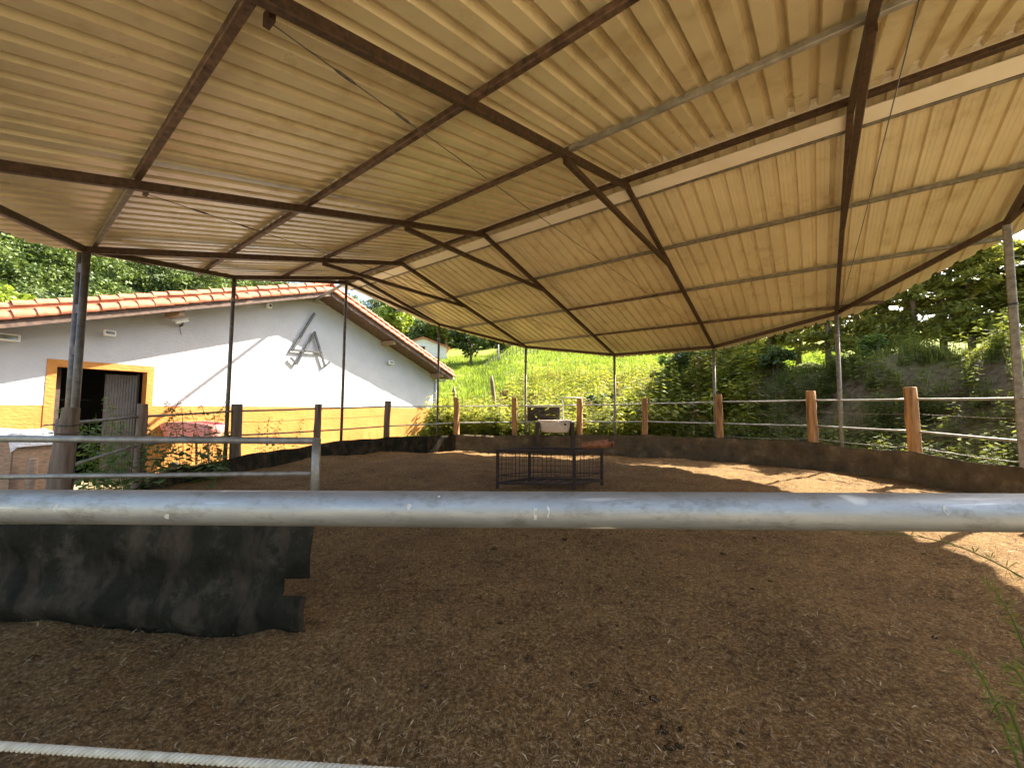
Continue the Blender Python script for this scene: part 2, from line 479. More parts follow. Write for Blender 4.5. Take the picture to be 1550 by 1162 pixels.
# extend towards the entrance so that the camera stands on it
A_, Rr = np.meshgrid(aa, rad)
stretch = 1 + .14 * np.exp(-((np.mod(A_ - math.atan2(-CY, -CX) + PI, 2*PI) - PI) / .45) ** 2)
Xd = CX + Rr * stretch * np.cos(A_); Yd = CY + Rr * stretch * np.sin(A_)
Zd = gz(Xd, Yd) * 1.0 + .014 * lump(Xd, Yd, .6, 21) + .012 * lump(Xd, Yd, .33, 22) + .010
V = np.stack([Xd.ravel(), Yd.ravel(), Zd.ravel()], 1)
i0 = (np.arange(nr - 1)[:, None] * na + np.arange(na)[None, :]).ravel()
i1 = (np.arange(nr - 1)[:, None] * na + (np.arange(na)[None, :] + 1) % na).ravel()
Fq = np.stack([i0, i0 + na, i1 + na, i1], 1)
g = np_mesh('sand', V, Fq, M['sand'], smooth=True)
tag(g, kind='structure')

# strewn bark shreds and straw
def fibres(n, sampler, lmin, lmax, wid, tlo=0., thi=1., lift=.02, tilt=.35):
    x, y = sampler(n)
    a = rng.uniform(0, PI, n); L = rng.uniform(lmin, lmax, n) * .5
    ti = rng.normal(0, tilt, n)
    z = gz(x, y) + lift + rng.uniform(0, .012, n)
    dx, dy, dz = np.cos(a)*np.cos(ti)*L, np.sin(a)*np.cos(ti)*L, np.sin(ti)*L*.6
    wx, wy = -np.sin(a)*wid*rng.uniform(.6, 1.4, n), np.cos(a)*wid*rng.uniform(.6, 1.4, n)
    bend = rng.normal(0, .06, n)
    mx, my = x + wx*0 - np.sin(a)*L*bend, y + np.cos(a)*L*bend
    P = np.stack([
        np.stack([x - dx, y - dy, z - dz], 1),
        np.stack([mx + wx, my + wy, z + .004], 1),
        np.stack([x + dx, y + dy, z + dz], 1),
        np.stack([mx - wx, my - wy, z + .004], 1)], 1).reshape(-1, 3)
    Fc = np.arange(4*n).reshape(n, 4)
    return P, Fc, np.repeat(rng.uniform(tlo, thi, n), 4)
def samp_near(n):
    # denser towards the entrance side
    rr = 1.1 + 6.5 * rng.random(n) ** 1.7; an = rng.uniform(R_(-58), R_(58), n)
    x, y = rr*np.sin(an), rr*np.cos(an)
    return x, y
def samp_ring(n):
    rr = 7.5 * np.sqrt(rng.random(n)); an = rng.uniform(0, 2*PI, n)
    return CX + rr*np.cos(an), CY + rr*np.sin(an)
Ps, Fs, Ts = [], [], []; off = 0
for args in ((30000, samp_near, .010, .034, .0018, .0, .35), (2600, samp_near, .02, .075, .0011, .3, .8),
             (7000, samp_near, .006, .018, .0014, .6, 1.), (16000, samp_ring, .02, .07, .0032, .0, .75)):
    P, Fc, T = fibres(*args)
    Ps.append(P); Fs.append(Fc + off); Ts.append(T); off += len(P)
o = np_mesh('straw_litter', np.concatenate(Ps), np.concatenate(Fs), M['straw'], tint=np.concatenate(Ts))
tag(o, 'loose straw and bark shreds strewn over the brown arena floor', 'straw litter', kind='stuff')

# dark clods and droppings coloured to stand in for shaded holes in the footing
vs_, fs_ = [], []
bm = bmesh.new(); bmesh.ops.create_icosphere(bm, subdivisions=2, radius=1)
cv = np.array([v.co for v in bm.verts]); cf = np.array([[v.index for v in f.verts] for f in bm.faces]); bm.free()
nC = 130
x, y = samp_near(nC)
Pc = []
for i in range(nC):
    sz = rng.uniform(.008, .022) * (1.6 if rng.random() < .12 else 1)
    w = cv * (1 + .34*np.sin(cv[:, [1, 2, 0]]*rng.uniform(3, 7) + rng.uniform(0, 6, 3))) * sz * np.array([rng.uniform(.8, 1.5), 1, .6])
    a_ = rng.uniform(0, PI); ca, sa = math.cos(a_), math.sin(a_)
    w = np.stack([w[:, 0]*ca - w[:, 1]*sa, w[:, 0]*sa + w[:, 1]*ca, w[:, 2]], 1)
    Pc.append(w + np.array([x[i], y[i], float(gz(x[i], y[i])) + .010]))
o = np_mesh('clods', np.concatenate(Pc), np.concatenate([cf + i*len(cv) for i in range(nC)]), M['hollow_shade'], smooth=True)
tag(o, 'dark clods standing in for shaded holes in the brown arena floor', 'clods', kind='stuff')

# ------------------------------------------------------------------ the shelter over the round pen
shelter = empty('round_pen_shelter', (CX, CY, 0))
tag(shelter, 'open round shelter with rusty steel frame and gabled cream ribbed sheet roof', 'shelter')
OFF = -C3
def loc(p): return Vector(p) + OFF
def roofp(d, t, dz=0.0):
    """point at signed distance d across the ridge (+ = far right slope), t along it, on the rafter plane"""
    p = C3 + NN * d + U * t
    return Vector((p.x, p.y, ZR - SL * abs(d) + dz))

# octagon-like outline of the sheets (14 sides) in (d,t)
RE = 8.45
def dmax_at(t, side):
    best = 0
    ring = [post_xy(k, RE) - C3 for k in range(1, 15)]
    pts = [(p.dot(NN) * side, p.dot(U)) for p in ring]
    for i in range(14):
        (d0, t0), (d1, t1) = pts[i], pts[(i + 1) % 14]
        if (t0 - t) * (t1 - t) <= 0 and abs(t1 - t0) > 1e-6:
            d = d0 + (d1 - d0) * (t - t0) / (t1 - t0)
            best = max(best, d)
    return best
SHEET_DZ = .165
def sheet(side):
    """one ribbed slope: trapezoid ribs every quarter metre, small stiffeners between, lapped in one-metre sheets"""
    prof = []
    pitch = .25
    t = -8.38
    k = 0
    while t < 8.36:
        step = (k // 4) % 2 * .009 + random.uniform(-.001, .001)
        for dt, h in (((0, 0), (.138, 0), (.162, .068), (.226, .068)) if side < 0 else
                      ((0, 0), (.050, 0), (.058, .005), (.066, 0), (.108, 0), (.116, .005), (.124, 0), (.164, 0), (.184, .046), (.230, .046))):
            prof.append((t + dt, h + step))
        t += pitch; k += 1
    nseg = 6
    vs, fs = [], []
    jit = {}
    for i, (tt, h) in enumerate(prof):
        key = i // (16 if side < 0 else 40)
        if key not in jit: jit[key] = random.uniform(-.03, .03)
        dm = max(dmax_at(tt, side) + jit[key], .16)
        for j in range(nseg + 1):
            d = .10 + (dm - .10) * j / nseg
            p = roofp(d * side, tt, SHEET_DZ + h)
            vs.append(loc(p))
    for i in range(len(prof) - 1):
        for j in range(nseg):
            a = i*(nseg+1) + j
            fs.append((a, a + 1, a + nseg + 2, a + nseg + 1))
    o = MB().add(vs, fs).build('roof_sheet', M['sheet'], shelter)
    return o
sheet(-1); sheet(1)
for side in (-1, 1):
    mb = MB()
    for d in ((2.12, 4.05) if side < 0 else (2.15, 4.02)):
        t = -8.0
        while t < 8:
            if dmax_at(t, side) > d + .1:
                p = roofp(d*side + .06, t + random.uniform(-.01, .01), SHEET_DZ - .004)
                mb.box(loc(p), (.018, .018, .016), rz=PHI0)
            t += .5
    mb.build('screw_row', M['galv_dull'], shelter)['kind'] = 'stuff'
# ridge flashing: an inverted shallow V closing the gap
fl = MB()
vs = []
for tt in np.linspace(-8.42, 8.42, 18):
    for d, dz in ((-.30, .225), (0, .245), (.30, .225)):
        vs.append(loc(roofp(d, tt, dz)))
fs = []
for i in range(17):
    for j in range(2):
        a = i*3 + j; fs.append((a, a+1, a+4, a+3))
fl.add(vs, fs).build('ridge_flashing', M['flashing'], shelter)
# cream soffit strip seen between the two ridge purlins
st = MB()
st.bar(loc(roofp(.245, -8.3, .045)), loc(roofp(.245, 8.3, .045)), .27, .012, up=(NN * SL + Vector((0, 0, 1))))
st.build('ridge_strip', M['flashing'], shelter)

# posts
def zpost(k):
    d = abs((post_xy(k) - C3).dot(NN))
    return ZR - SL * d
for k in range(1, 15):
    p = post_xy(k)
    zt = zpost(k) - .05
    base = float(gz(p.x, p.y)) - .1
    mb = MB()
    if k == 1:
        off = Vector((.105, -.035, 0))
        m = M['dark_steel']
        for s, rr_ in ((-.5, .060), (.5, .050)):
            q = p + off * s * 1.1
            mb.tube([loc((q.x - .05 * s*0, q.y, base)), loc((q.x, q.y, zt))], rr_, 14)
        po = mb.build('post', m, shelter, smooth=True)
        for zz in (3.75, 3.10, 2.45):
            MB().box(loc((p.x, p.y, zz)) , (.10, .10, .14), rz=-.3).build('weld_plate', M['rust_steel'], po)
        continue
    if k == 9:
        mb.bar(loc((p.x, p.y, base)), loc((p.x, p.y, zt)), .105, .105, up=(.8, .6, 0))
        po = mb.build('post', M['galv_dull'], shelter)
        MB().bar(loc((p.x, p.y, 3.36)), loc((p.x, p.y, 3.40)), .113, .113, up=(.8, .6, 0)).build('clamp_band', M['cam_black'], po)
        continue
    r0 = .044 if k in (2, 3, 4) else .047
    mb.tube([loc((p.x, p.y, base)), loc((p.x, p.y, zt * .45)), loc((p.x, p.y, zt))], r0, 12)
    po = mb.build('post', M['dark_steel'] if k in (2, 3, 4) else M['galv_dull'], shelter, smooth=True)
    MB().tube([loc((p.x, p.y, zt - .55)), loc((p.x, p.y, zt - .47))], r0 + .010, 12).build('joint_collar', M['galv_dull'], po)

# rafters, collar ties and cables on the five cross frames that carry posts on both sides
frames = [(2, 4), (1, 5), (14, 6), (13, 7), (12, 8), (11, 9)]
RW, RH = .074, .105
for a, b in frames:
    tl = (post_xy(b) - C3).dot(U)
    for side, k in ((-1, a), (1, b)):
        de = abs((post_xy(k) - C3).dot(NN))
        MB().bar(loc(roofp(.0, tl)), loc(roofp(side * de, tl)), RW, RH).build('rafter', M['rust_steel'], shelter)
    if a in (1, 14, 13, 12):
        dco = 2.25
        MB().bar(loc(roofp(-dco, tl, -.085)), loc(roofp(dco + .25, tl, -.03)), .075, .09).build('collar_tie', M['rust_steel'], shelter)
        de = 5.85
        tt = tl + (.14 if a != 12 else -.065)
        pa, pb = roofp(-de, tt, -.03), roofp(de, tt, -.03)
        sag = Vector((0, 0, -.05))
        cb = MB(); cb.tube([loc(pa), loc((pa + pb) / 2 + sag), loc(pb)], .0045, 6)
        co = cb.build('tie_cable', M['cable'], shelter)
        for f in (.045, .09):
            q = pa + (pb - pa) * f + sag * f * 2
            dd = (pb - pa).normalized()
            tb = MB(); tb.tube([loc(q - dd * .09), loc(q - dd * .05), loc(q + dd * .05), loc(q + dd * .09)], [.006, .012, .012, .006], 8)
            tb.build('turnbuckle', M['cable'], co)
        MB().box(loc(pa) + Vector((0, 0, .03)), (.10, .04, .09), rz=PHI0).build('cable_bracket', M['rust_steel'], co)
# ring beam along the post tops
for k in range(1, 15):
    a, b = post_xy(k), post_xy(k % 14 + 1)
    za, zb = zpost(k), zpost(k % 14 + 1)
    m = M['rust_steel']
    MB().bar(loc((a.x, a.y, za + .005)), loc((b.x, b.y, zb + .005)), .075, .10).build('ring_beam', m, shelter)
# purlins (one length per bay, some galvanised, most rusty), ends beyond the last frame
bays = [8.2, 6.98, 4.83, 1.72, -1.72, -4.83, -6.98, -8.2]
def purlin(d, w, h, mats, dz=.105, tmax=None):
    lim = tmax if tmax else math.sqrt(max(8.25**2 - d*d, .1))
    for i in range(7):
        t0, t1 = min(bays[i], lim), max(bays[i + 1], -lim)
        if t0 - t1 < .15: continue
        m = M[mats[i]]
        MB().bar(loc(roofp(d, t0 - .002, dz)), loc(roofp(d, t1 + .002, dz)), w, h).build('purlin', m, shelter)
RP, GP, GD = 'rust_purlin', 'galv', 'galv_dull'
purlin(-5.95, .07, .08, [GD, GD, GD, RP, RP, RP, RP])
purlin(-4.05, .07, .08, [GD, RP, RP, RP, RP, RP, RP])
purlin(-2.12, .065, .075, [RP, RP, RP, RP, GP, GP, GP])
purlin(-.06, .10, .07, ['rust_steel'] * 7, dz=.10)
purlin(.43, .05, .07, [GD, GD, GD, GD, GD, GD, GD], dz=.08)
purlin(2.15, .06, .07, [GD] * 7)
purlin(4.02, .06, .07, [GD, GD, GD, RP, GD, GD, GD])
purlin(5.95, .06, .07, [GD, GD, GD, RP, RP, RP, RP])
# ridge pipe that reaches over to the stable's gable
MB().tube([loc(roofp(0, 7.7, .02)), loc(Vector((-7.36*10.5/9, 14.46*10.5/9, 1.6 + 3.95*10.5/9)))], .055, 10).build('ridge_pipe', M['galv_dull'], shelter, smooth=True)

# ------------------------------------------------------------------ fence round the pen: wooden posts, pipe rails, rubber belt
fence = empty('round_pen_fence', (CX, CY, 0))
tag(fence, 'round pen fence of log posts, two pipe rails and a low rubber belt', 'fence')
RF = 7.6
wood = [(-6.608, 5.944, .28, 1.55, .14), (-6.877, 7.457, .52, 1.62, .085), (-6.701, 9.752, .41, 1.64, .125),
        (-5.803, 11.959, .48, 1.67, .105), (-4.291, 13.758, .55, 1.81, .11), (-2.09, 15.097, .57, 1.98, .11),
        (.108, 15.605, .61, 2.01, .11), (2.625, 15.38, .66, 1.998, .12), (4.821, 14.414, .69, 1.99, .11),
        (6.655, 12.751, .71, 2.09, .11), (7.894, 10.482, .81, 2.11, .115), (8.297, 8.273, .80, 2.09, .115),
        (8.05, 5.9, .75, 2.05, .11), (6.9, 3.7, .7, 1.9, .11)]
def log(mb, x, y, z0, z1, r, lean=(0, 0)):
    pts, rs = [], []
    n = 7
    for i in range(n + 1):
        f = i / n
        pts.append(loc((x + lean[0]*f + random.uniform(-.010, .010), y + lean[1]*f + random.uniform(-.010, .010), z0 + (z1 - z0) * f)))
        rs.append(r * random.uniform(.94, 1.05) * (1.04 - .10 * f))
    pts.append(pts[-1] + Vector((0, 0, .012))); rs.append(rs[-1] * .88)
    mb.tube(pts, rs, 14)
for i, (x, y, zm, zt, r) in enumerate(wood):
    lean = (0, 0)
    lean = (random.uniform(-.035, .035), random.uniform(-.02, .02))
    if i == 11: lean = (-.09, -.02)
    if i == 5: lean = (-.05, 0)
    mb = MB()
    v_ = Vector((x - CX, y - CY, 0)).normalized()*.07
    x, y = (x + v_.x - lean[0]*.6, y + v_.y - lean[1]*.6)
    if i == 0:
        log(mb, x - .02, y + .02, -.1, zt, .105, (.08, .02))
    else:
        log(mb, x, y, -.15, zt, r, lean)
    o = mb.build('post', M['wood_old'] if i < 5 else M['wood_post'], fence, smooth=True)
    if i >= 5:
        p = loc((x + lean[0], y + lean[1], zt + .008))
        MB().tube([p, p + Vector((0, 0, .008))], r * .80, 14).build('sawn_top', M['wood_cut'], o)
    if i == 0:
        mb = MB(); log(mb, x - .20, y + .06, -.1, zt - .18, .07, (.12, .0))
        mb.build('side_log', M['wood_old'], o, smooth=True)
        for zz in (1.30, 1.18):
            mb = MB()
            pts = [loc((x - .03 + .21*math.cos(t), y + .03 + .19*math.sin(t), zz + .01*math.sin(3*t))) for t in np.linspace(0, 2*PI, 20)]
            mb.tube(pts, .008, 6, cap=False); mb.build('tie_wire', M['cable'], o)
rail_top = [1.32, 1.39, 1.48, 1.545, 1.63, 1.665, 1.70, 1.745, 1.80, 1.86, 1.87, 1.85, 1.82, 1.75]
rail_mid = [.62, .86, .885, .87, .945, 1.03, 1.06, 1.10, 1.155, 1.165, 1.20, 1.185, 1.12, 1.0]
def rail_pts(i, za, zb, sagv=.0, n=6):
    a, b = wood[i], wood[i + 1]
    out = []
    for j in range(n + 1):
        f = j / n
        # pipes bow a little outwards with the ring
        x, y = a[0] + (b[0]-a[0])*f, a[1] + (b[1]-a[1])*f
        v = Vector((x - CX, y - CY, 0)).normalized()
        bow = .09 * 4 * f * (1 - f) + .10
        out.append(loc((x + v.x*bow, y + v.y*bow, za + (zb - za)*f - sagv*4*f*(1-f))))
    return out
for i in range(len(wood) - 1):
    m = M['galv'] if i > 3 else M['galv_dull']
    MB().tube(rail_pts(i, rail_top[i], rail_top[i+1], .01), .024, 8).build('rail', m, fence, smooth=True)
    if i != 1 or True:
        MB().tube(rail_pts(i, rail_mid[i], rail_mid[i+1], .012), .022, 8).build('rail', m, fence, smooth=True)
    if i in (2, 3, 10, 11):
        zz = [ (rail_top[j]*.55 + rail_mid[j]*.45) for j in (i, i+1)]
        MB().tube(rail_pts(i, zz[0], zz[1], .03), .007, 6).build('wire', M['galv_dull'], fence)
    if i in (9, 10, 11, 12):
        MB().tube(rail_pts(i, wood[i][2]+.06, wood[i+1][2]+.06, .05), .008, 6).build('wire', M['galv'], fence)
# the rubber belt along the foot of the fence
mt_a = np.array([math.atan2(y - CY, x - CX) for x, y in [(-6.646, 6.083), (-6.896, 7.4), (-6.896, 7.95), (-6.693, 9.785), (-6.119, 11.381), (-5.054, 12.991), (-4.044, 13.964), (-2.044, 15.115), (.664, 15.628), (4.505, 14.608), (6.673, 12.729), (7.725, 10.93), (8.152, 9.528), (8.301, 8.132), (8.238, 7.049), (8.106, 6.315), (6.9, 3.7)]])
mt_z = np.array([.05, .12, .30, .381, .456, .566, .568, .575, .535, .658, .695, .784, .742, .758, .727, .73, .7])
def belt(a0, a1, n, m, name='rubber_belt'):
    vs, fs = [], []
    rows = 7
    for i in range(n + 1):
        a = a0 + (a1 - a0) * i / n
        o_ = np.argsort(mt_a)
        zt = np.interp(a, mt_a[o_] , mt_z[o_], period=2*PI)
        # scalloped between posts
        zt += .018 * math.sin(a * 20 * 1.0 + 1.0) + .008 * math.sin(a * 53)
        for j in range(rows + 1):
            f = j / rows
            rr = RF - .13 + .03*math.sin(a*17) * math.sin(f*3) + .02*math.sin(a*41 + 2*f) + .05*(f - .3)
            x, y = CX + rr*math.cos(a), CY + rr*math.sin(a)
            zb = float(gz(x, y)) - .06
            vs.append(loc((x, y, zb + (zt - zb) * f)))
    for i in range(n):
        for j in range(rows):
            q = i*(rows+1) + j
            fs.append((q, q + rows + 1, q + rows + 2, q + 1))
    o = MB().add(vs, fs).build(name, m, fence, smooth=True)
    md = o.modifiers.new('thickness', 'SOLIDIFY'); md.thickness = .012; md.offset = 0
    return o
belt(R_(196), R_(112), 130, M['rubber'])
belt(R_(112), R_(-30), 200, M['rubber_dusty_lit'])
# loop of wire and rope hanging over the belt on the right
wl = empty('wire_loop', (7.7, 10.2, .85))
tag(wl, 'thin loose wire loop hanging over the rubber belt beside a log post', 'wire')
mb = MB(); pts = []
for f in np.linspace(0, 1, 24):
    a = math.atan2(10.482 - CY, 7.894 - CX) - .10 + .11*math.cos(f*PI)
    pts.append((CX + (RF-.20)*math.cos(a) - 7.7, CY + (RF-.20)*math.sin(a) - 10.2, .98 - .62*math.sin(f*PI)**.8 - .85))
mb.tube(pts, .006, 5)
mb.build('wire_strand', M['cable'], wl)
mb = MB(); pts = []
for f in np.linspace(0, 1, 16):
    a = math.atan2(10.482 - CY, 7.894 - CX) + .03 - .05*f
    pts.append((CX + (RF-.22)*math.cos(a) - 7.7, CY + (RF-.22)*math.sin(a) - 10.2, .90 - .45*f + .02*math.sin(f*9) - .85))
mb.tube(pts, .008, 5)
mb.build('frayed_end', M['cable'], wl)

# ------------------------------------------------------------------ entrance side: barrier with rubber mat, gate pole, rope
_r = ray(465, 945)
YB = _r.y * (EYE - .02) / -_r.z
bar_ = empty('entrance_barrier', (-.93*1.6, YB, 0))
tag(bar_, 'low pipe barrier with hanging torn black rubber mat left of the entrance', 'barrier')
xo = -.93*1.6
xr = at(478, 700, YB).x
def bl(p): return Vector(p) - Vector((xo, YB, 0))
za, zb_ = at(478, 667, YB).z, at(478, 716, YB).z
zla, zlb = at(0, 664, YB + .05).z, at(0, 722, YB + .05).z
xl = -5.1
def barrier_rail(z0, zl, r):
    x0l = at(0, 664, YB).x
    k = (zl - z0) / (x0l - xr)
    MB().tube([bl((xr, YB, z0)), bl((xl, YB + .1, z0 + k*(xl - xr)))], r, 12).build('rail', M['barrier'], bar_, smooth=True)
barrier_rail(za, zla, .026); barrier_rail(zb_, zlb, .018)
MB().tube([bl((xr, YB, at(478, 775, YB).z)), bl((xr, YB, za + .015))], .030, 12).build('end_post', M['barrier'], bar_, smooth=True)
mb = MB(); mb.tube([bl((xl, YB + .1, -.1)), bl((xl, YB + .1, 1.5))], .10, 12); mb.build('end_post', M['wood_old'], bar_, smooth=True)
# mat outline: grid with a notch left out near the right end
zt_, zb0 = at(300, 792, YB).z, .02
cols = np.linspace(xl + .1, xr + .012, 70); rows = np.linspace(0, 1, 22)
vs, fs = [], []
xn0, xn1 = at(435, 880, YB).x, at(470, 900, YB).x
zn1, zn0 = at(450, 870, YB).z, at(450, 896, YB).z
cols = np.unique(np.concatenate([cols, [xn0, xn1]]))
nrow = len(rows)
zrows = np.unique(np.concatenate([np.linspace(.0, zt_, 22), [zn0, zn1]]))
for x in cols:
    for z in zrows:
        f = z / zt_
        yy = YB - .035 - .035*math.sin(x*2.3)*(1 - f) + .012*math.sin(x*7 + f*5) + .018*math.sin(f*9 + x) - .06*math.exp(-((f-.22)/.15)**2) + .012*math.sin(x*17)*math.sin(f*13)
        zz = z + .006*math.sin(x*4)*(1 - f)
        xx = x
        vs.append(bl((xx, yy, zz + (float(gz(x, YB)) if f < .01 else 0))))
nz = len(zrows)
for i in range(len(cols) - 1):
    for j in range(nz - 1):
        xc, zc = (cols[i] + cols[i+1]) / 2, (zrows[j] + zrows[j+1]) / 2
        if xc > xn0 and zn0 < zc < zn1: continue
        if xc > xn1 and zc < zn1: continue
        q = i*nz + j
        fs.append((q, q + nz, q + nz + 1, q + 1))
o = MB().add(vs, fs).build('rubber_mat', M['rubber'], bar_, smooth=True)
md = o.modifiers.new('thickness', 'SOLIDIFY'); md.thickness = .010; md.offset = 0

pL, pR = at(0, 766, .7475), at(1550, 775.5, .652)
dd = (pR - pL)
gp = empty('gate_pole', (0, .7, 0))
tag(gp, 'thick galvanised steel gate pole running straight across the near foreground', 'gate pole')
gl = lambda p: Vector(p) - Vector((0, .7, 0))
q0, q1 = pL - dd*.62, pR + dd*.42
MB().tube([gl(q0 + (q1-q0)*f) for f in np.linspace(0, 1, 24)], .0302, 40).build('pole', M['pole'], gp, smooth=True)
# pale paint splashes and droppings on the pole
for px, py, w, h in ((33, 765, .004, .009), (615, 764, .004, .006), (811, 775, .0035, .012), (830, 772, .003, .010), (222, 778, .005, .006), (660, 752, .003, .003), (1403, 770, .004, .010)):
    q = at(px, py, .66)
    f = (q.x - pL.x) / dd.x
    c = pL + dd * f
    mb = MB()
    n = 12; vs = []
    ph0 = math.asin(max(-.95, min(.95, (at(px, py, c.y - .02).z - c.z) / .0302)))
    for k in range(n):
        t = 2*PI*k/n
        rj = random.uniform(.6, 1.1)
        ph = ph0 + h * rj * math.sin(t) / .0302
        vs.append(gl((c.x + w*rj*math.cos(t), c.y - .0306*math.cos(ph), c.z + .0306*math.sin(ph))))
    mb.add(vs, [tuple(range(n))])
    mb.build('paint_splash', M['splash'], gp)
for q in (q0 + dd*.02, q1 - dd*.02):
    mb = MB(); 
    mb.tube([gl((q.x, q.y + .11, -.1)), gl((q.x, q.y + .11, .7)), gl((q.x, q.y + .11, 1.62))], [.085, .082, .078], 12)
    mb.build('post', M['wood_old'], gp, smooth=True)

# twisted rope, low in front of the camera
ra, rb_ = at(-60, 1124.5, .62), at(560, 1166, .60)
rope = empty('rope', ra)
tag(rope, 'cream three-strand twisted rope stretched low across the near left corner', 'rope')
L = rb_ - ra; dL = L.normalized()
ax = dL.cross(Vector((0, 0, 1))).normalized(); ay = ax.cross(dL)
for s in range(3):
    pts = []
    for f in np.linspace(-.45, 1.25, 420):
        sag = -.03 * (1 - (2*f - 1)**2) * 0
        t = 2*PI*(f * L.length / .024) + s*2*PI/3
        pts.append(L*f + (ax*math.cos(t) + ay*math.sin(t))*.0029 + Vector((0, 0, sag)))
    MB().tube(pts, .0032, 7).build('strand', M['rope'], rope, smooth=True)

# ------------------------------------------------------------------ hay feeder cage in the pen
fd = [at(760, 738, 7.9), at(1006-3, 741, 7.75), at(1011+178*0, 741, 7.7)]
def on_ground(px, py):
    r = ray(px, py); z = 0.
    for _ in range(8):
        t = (z - EYE) / r.z
        p = Vector((0, 0, EYE)) + r * t
        z = float(gz(p.x, p.y)) + .01
    return p
c1 = on_ground(753, 739); c2 = on_ground(869, 742); c3 = on_ground(911, 735)
c4 = c1 + (c3 - c2)
c1.z = c2.z = c3.z = c4.z = 0
fz = float(gz(c1.x, c1.y))
feed = empty('hay_feeder', (c1.x, c1.y, fz))
tag(feed, 'rusty steel mesh hay feeder cage standing on the arena floor', 'hay feeder')
fl_ = lambda p: Vector(p) - Vector((c1.x, c1.y, 0))
hgt = EYE - 0 - (EYE - at(753, 680, c1.y).z)
hgt = at(753, 680, c1.y).z - fz
crn = [c1, c2, c3, c4]
for c in crn:
    MB().bar(fl_(c), fl_(c) + Vector((0, 0, hgt)), .062, .062, up=(c2 - c1).normalized()).build('leg', M['feeder_steel'], feed)
for i in range(4):
    a, b = crn[i], crn[(i+1) % 4]
    for z, w in ((hgt - .02, .052), (.12, .052)):
        MB().bar(fl_(a) + Vector((0, 0, z)), fl_(b) + Vector((0, 0, z)), w, w).build('rail', M['feeder_steel'], feed)
    MB().bar(fl_(a) + Vector((0, 0, .26)), fl_(b) + Vector((0, 0, .26)), .018, .018).build('rail', M['feeder_steel'], feed)
    ln = (b - a).length
    nw = int(ln / .085)
    mb = MB()
    for j in range(1, nw):
        p = fl_(a) + (b - a) * (j / nw)
        mb.tube([p + Vector((0, 0, .12)), p + Vector((0, 0, hgt - .02))], .0035, 4)
    for z in np.arange(.20, hgt - .05, .095):
        mb.tube([fl_(a) + Vector((0, 0, z)), fl_(b) + Vector((0, 0, z))], .003, 4)
    mb.build('mesh_panel', M['feeder_steel'], feed)
for j in range(1, 6):
    f = j / 6
    MB().bar(fl_(c1 + (c2-c1)*f) + Vector((0, 0, .125)), fl_(c4 + (c3-c4)*f) + Vector((0, 0, .125)), .042, .02).build('floor_bar', M['feeder_steel'], feed)
# rusty half-round trough hooked on the corner
tr = empty('rusty_trough', (c3.x - .05, c3.y, fz + hgt))
tag(tr, 'small orange rusty half-round trough lying on the corner of the hay feeder', 'trough')
d_ = Vector((.97, .22, .10)).normalized(); e_ = Vector((-.22, .97, 0)).normalized(); u_ = d_.cross(e_)
vs, fs = [], []
for i, s in enumerate((-.31, .27)):
    rr_ = .135 if i == 0 else .12
    for k in range(15):
        t = PI * (.98 + 1.1 * k / 14)
        vs.append(d_*s + e_*rr_*math.cos(t) + u_*(rr_*math.sin(t) + .115))
for k in range(14): fs.append((k, k+1, 16+k, 15+k))
o = MB().add(vs, fs).build('shell', M['rust_orange'], tr, smooth=True)
md = o.modifiers.new('thickness', 'SOLIDIFY'); md.thickness = .014
for s in (-.31, .27):
    mb = MB(); mb.tube([d_*s + e_*.137*math.cos(t) + u_*(.137*math.sin(t) + .115) for t in np.linspace(PI*.98, PI*2.08, 16)], .013, 7)
    mb.build('rim', M['rust_orange'], tr, smooth=True)

# ------------------------------------------------------------------ wash place behind the far fence: panel, tub on stand, bent pipe
Yp = 16.0
a = at(798, 616, Yp); b = at(847, 637, Yp)
pn = empty('dark_panel', ((a.x+b.x)/2, Yp, float(gz((a.x+b.x)/2, Yp))))
tag(pn, 'dark brown rectangular board with pale top edge fixed behind the far rails', 'board')
z0 = pn.location.z
MB().box((0, 0, (a.z+b.z)/2 - z0), (b.x-a.x, .035, a.z-b.z)).build('board', M['board_dark'], pn)
MB().box((0, -.002, a.z + .016 - z0), (b.x-a.x+.03, .05, .03)).build('top_edge', M['galv'], pn)
MB().box(((b.x-a.x)/2+.018, -.002, (a.z+b.z)/2 - z0), (.03, .05, a.z-b.z)).build('side_edge', M['galv'], pn)
for s in (-1, 1):
    MB().bar((s*(b.x-a.x)*.42, .05, -.1), (s*(b.x-a.x)*.42, .05, a.z - z0 - .03), .05, .05).build('leg', M['galv_dull'], pn)
Yt = 15.15
a = at(815, 636, Yt); b = at(867, 655, Yt)
xm = (a.x+b.x)/2
tub = empty('wash_tub', (xm, Yt + .35, float(gz(xm, Yt))))
tag(tub, 'stained cream enamel tub set in a dark timber stand behind the belt', 'tub')
hw = (b.x-a.x)/2 * .92; z0 = tub.location.z; zt2 = a.z - z0; zb2 = b.z - z0
vs, fs = [], []
nrow, nc = 8, 28
for i in range(nrow + 1):
    f = i / nrow
    sx = hw * (1 - .22 * f ** 2.2) * (1 if f < .98 else .9); sy = .30 * (1 - .25 * f ** 2.2)
    z = zt2 - .04 - (zt2 - zb2 - .04) * math.sin(f * PI / 2) ** 1.0
    for k in range(nc):
        t = 2*PI*k/nc
        ex = .45
        cx_, sx_ = math.cos(t), math.sin(t)
        vs.append((sx*math.copysign(abs(cx_)**ex, cx_), sy*math.copysign(abs(sx_)**ex, sx_), z))
for i in range(nrow):
    for k in range(nc):
        fs.append((i*nc+k, (i+1)*nc+k, (i+1)*nc+(k+1) % nc, i*nc+(k+1) % nc))
fs.append(tuple(nrow*nc + k for k in range(nc)))
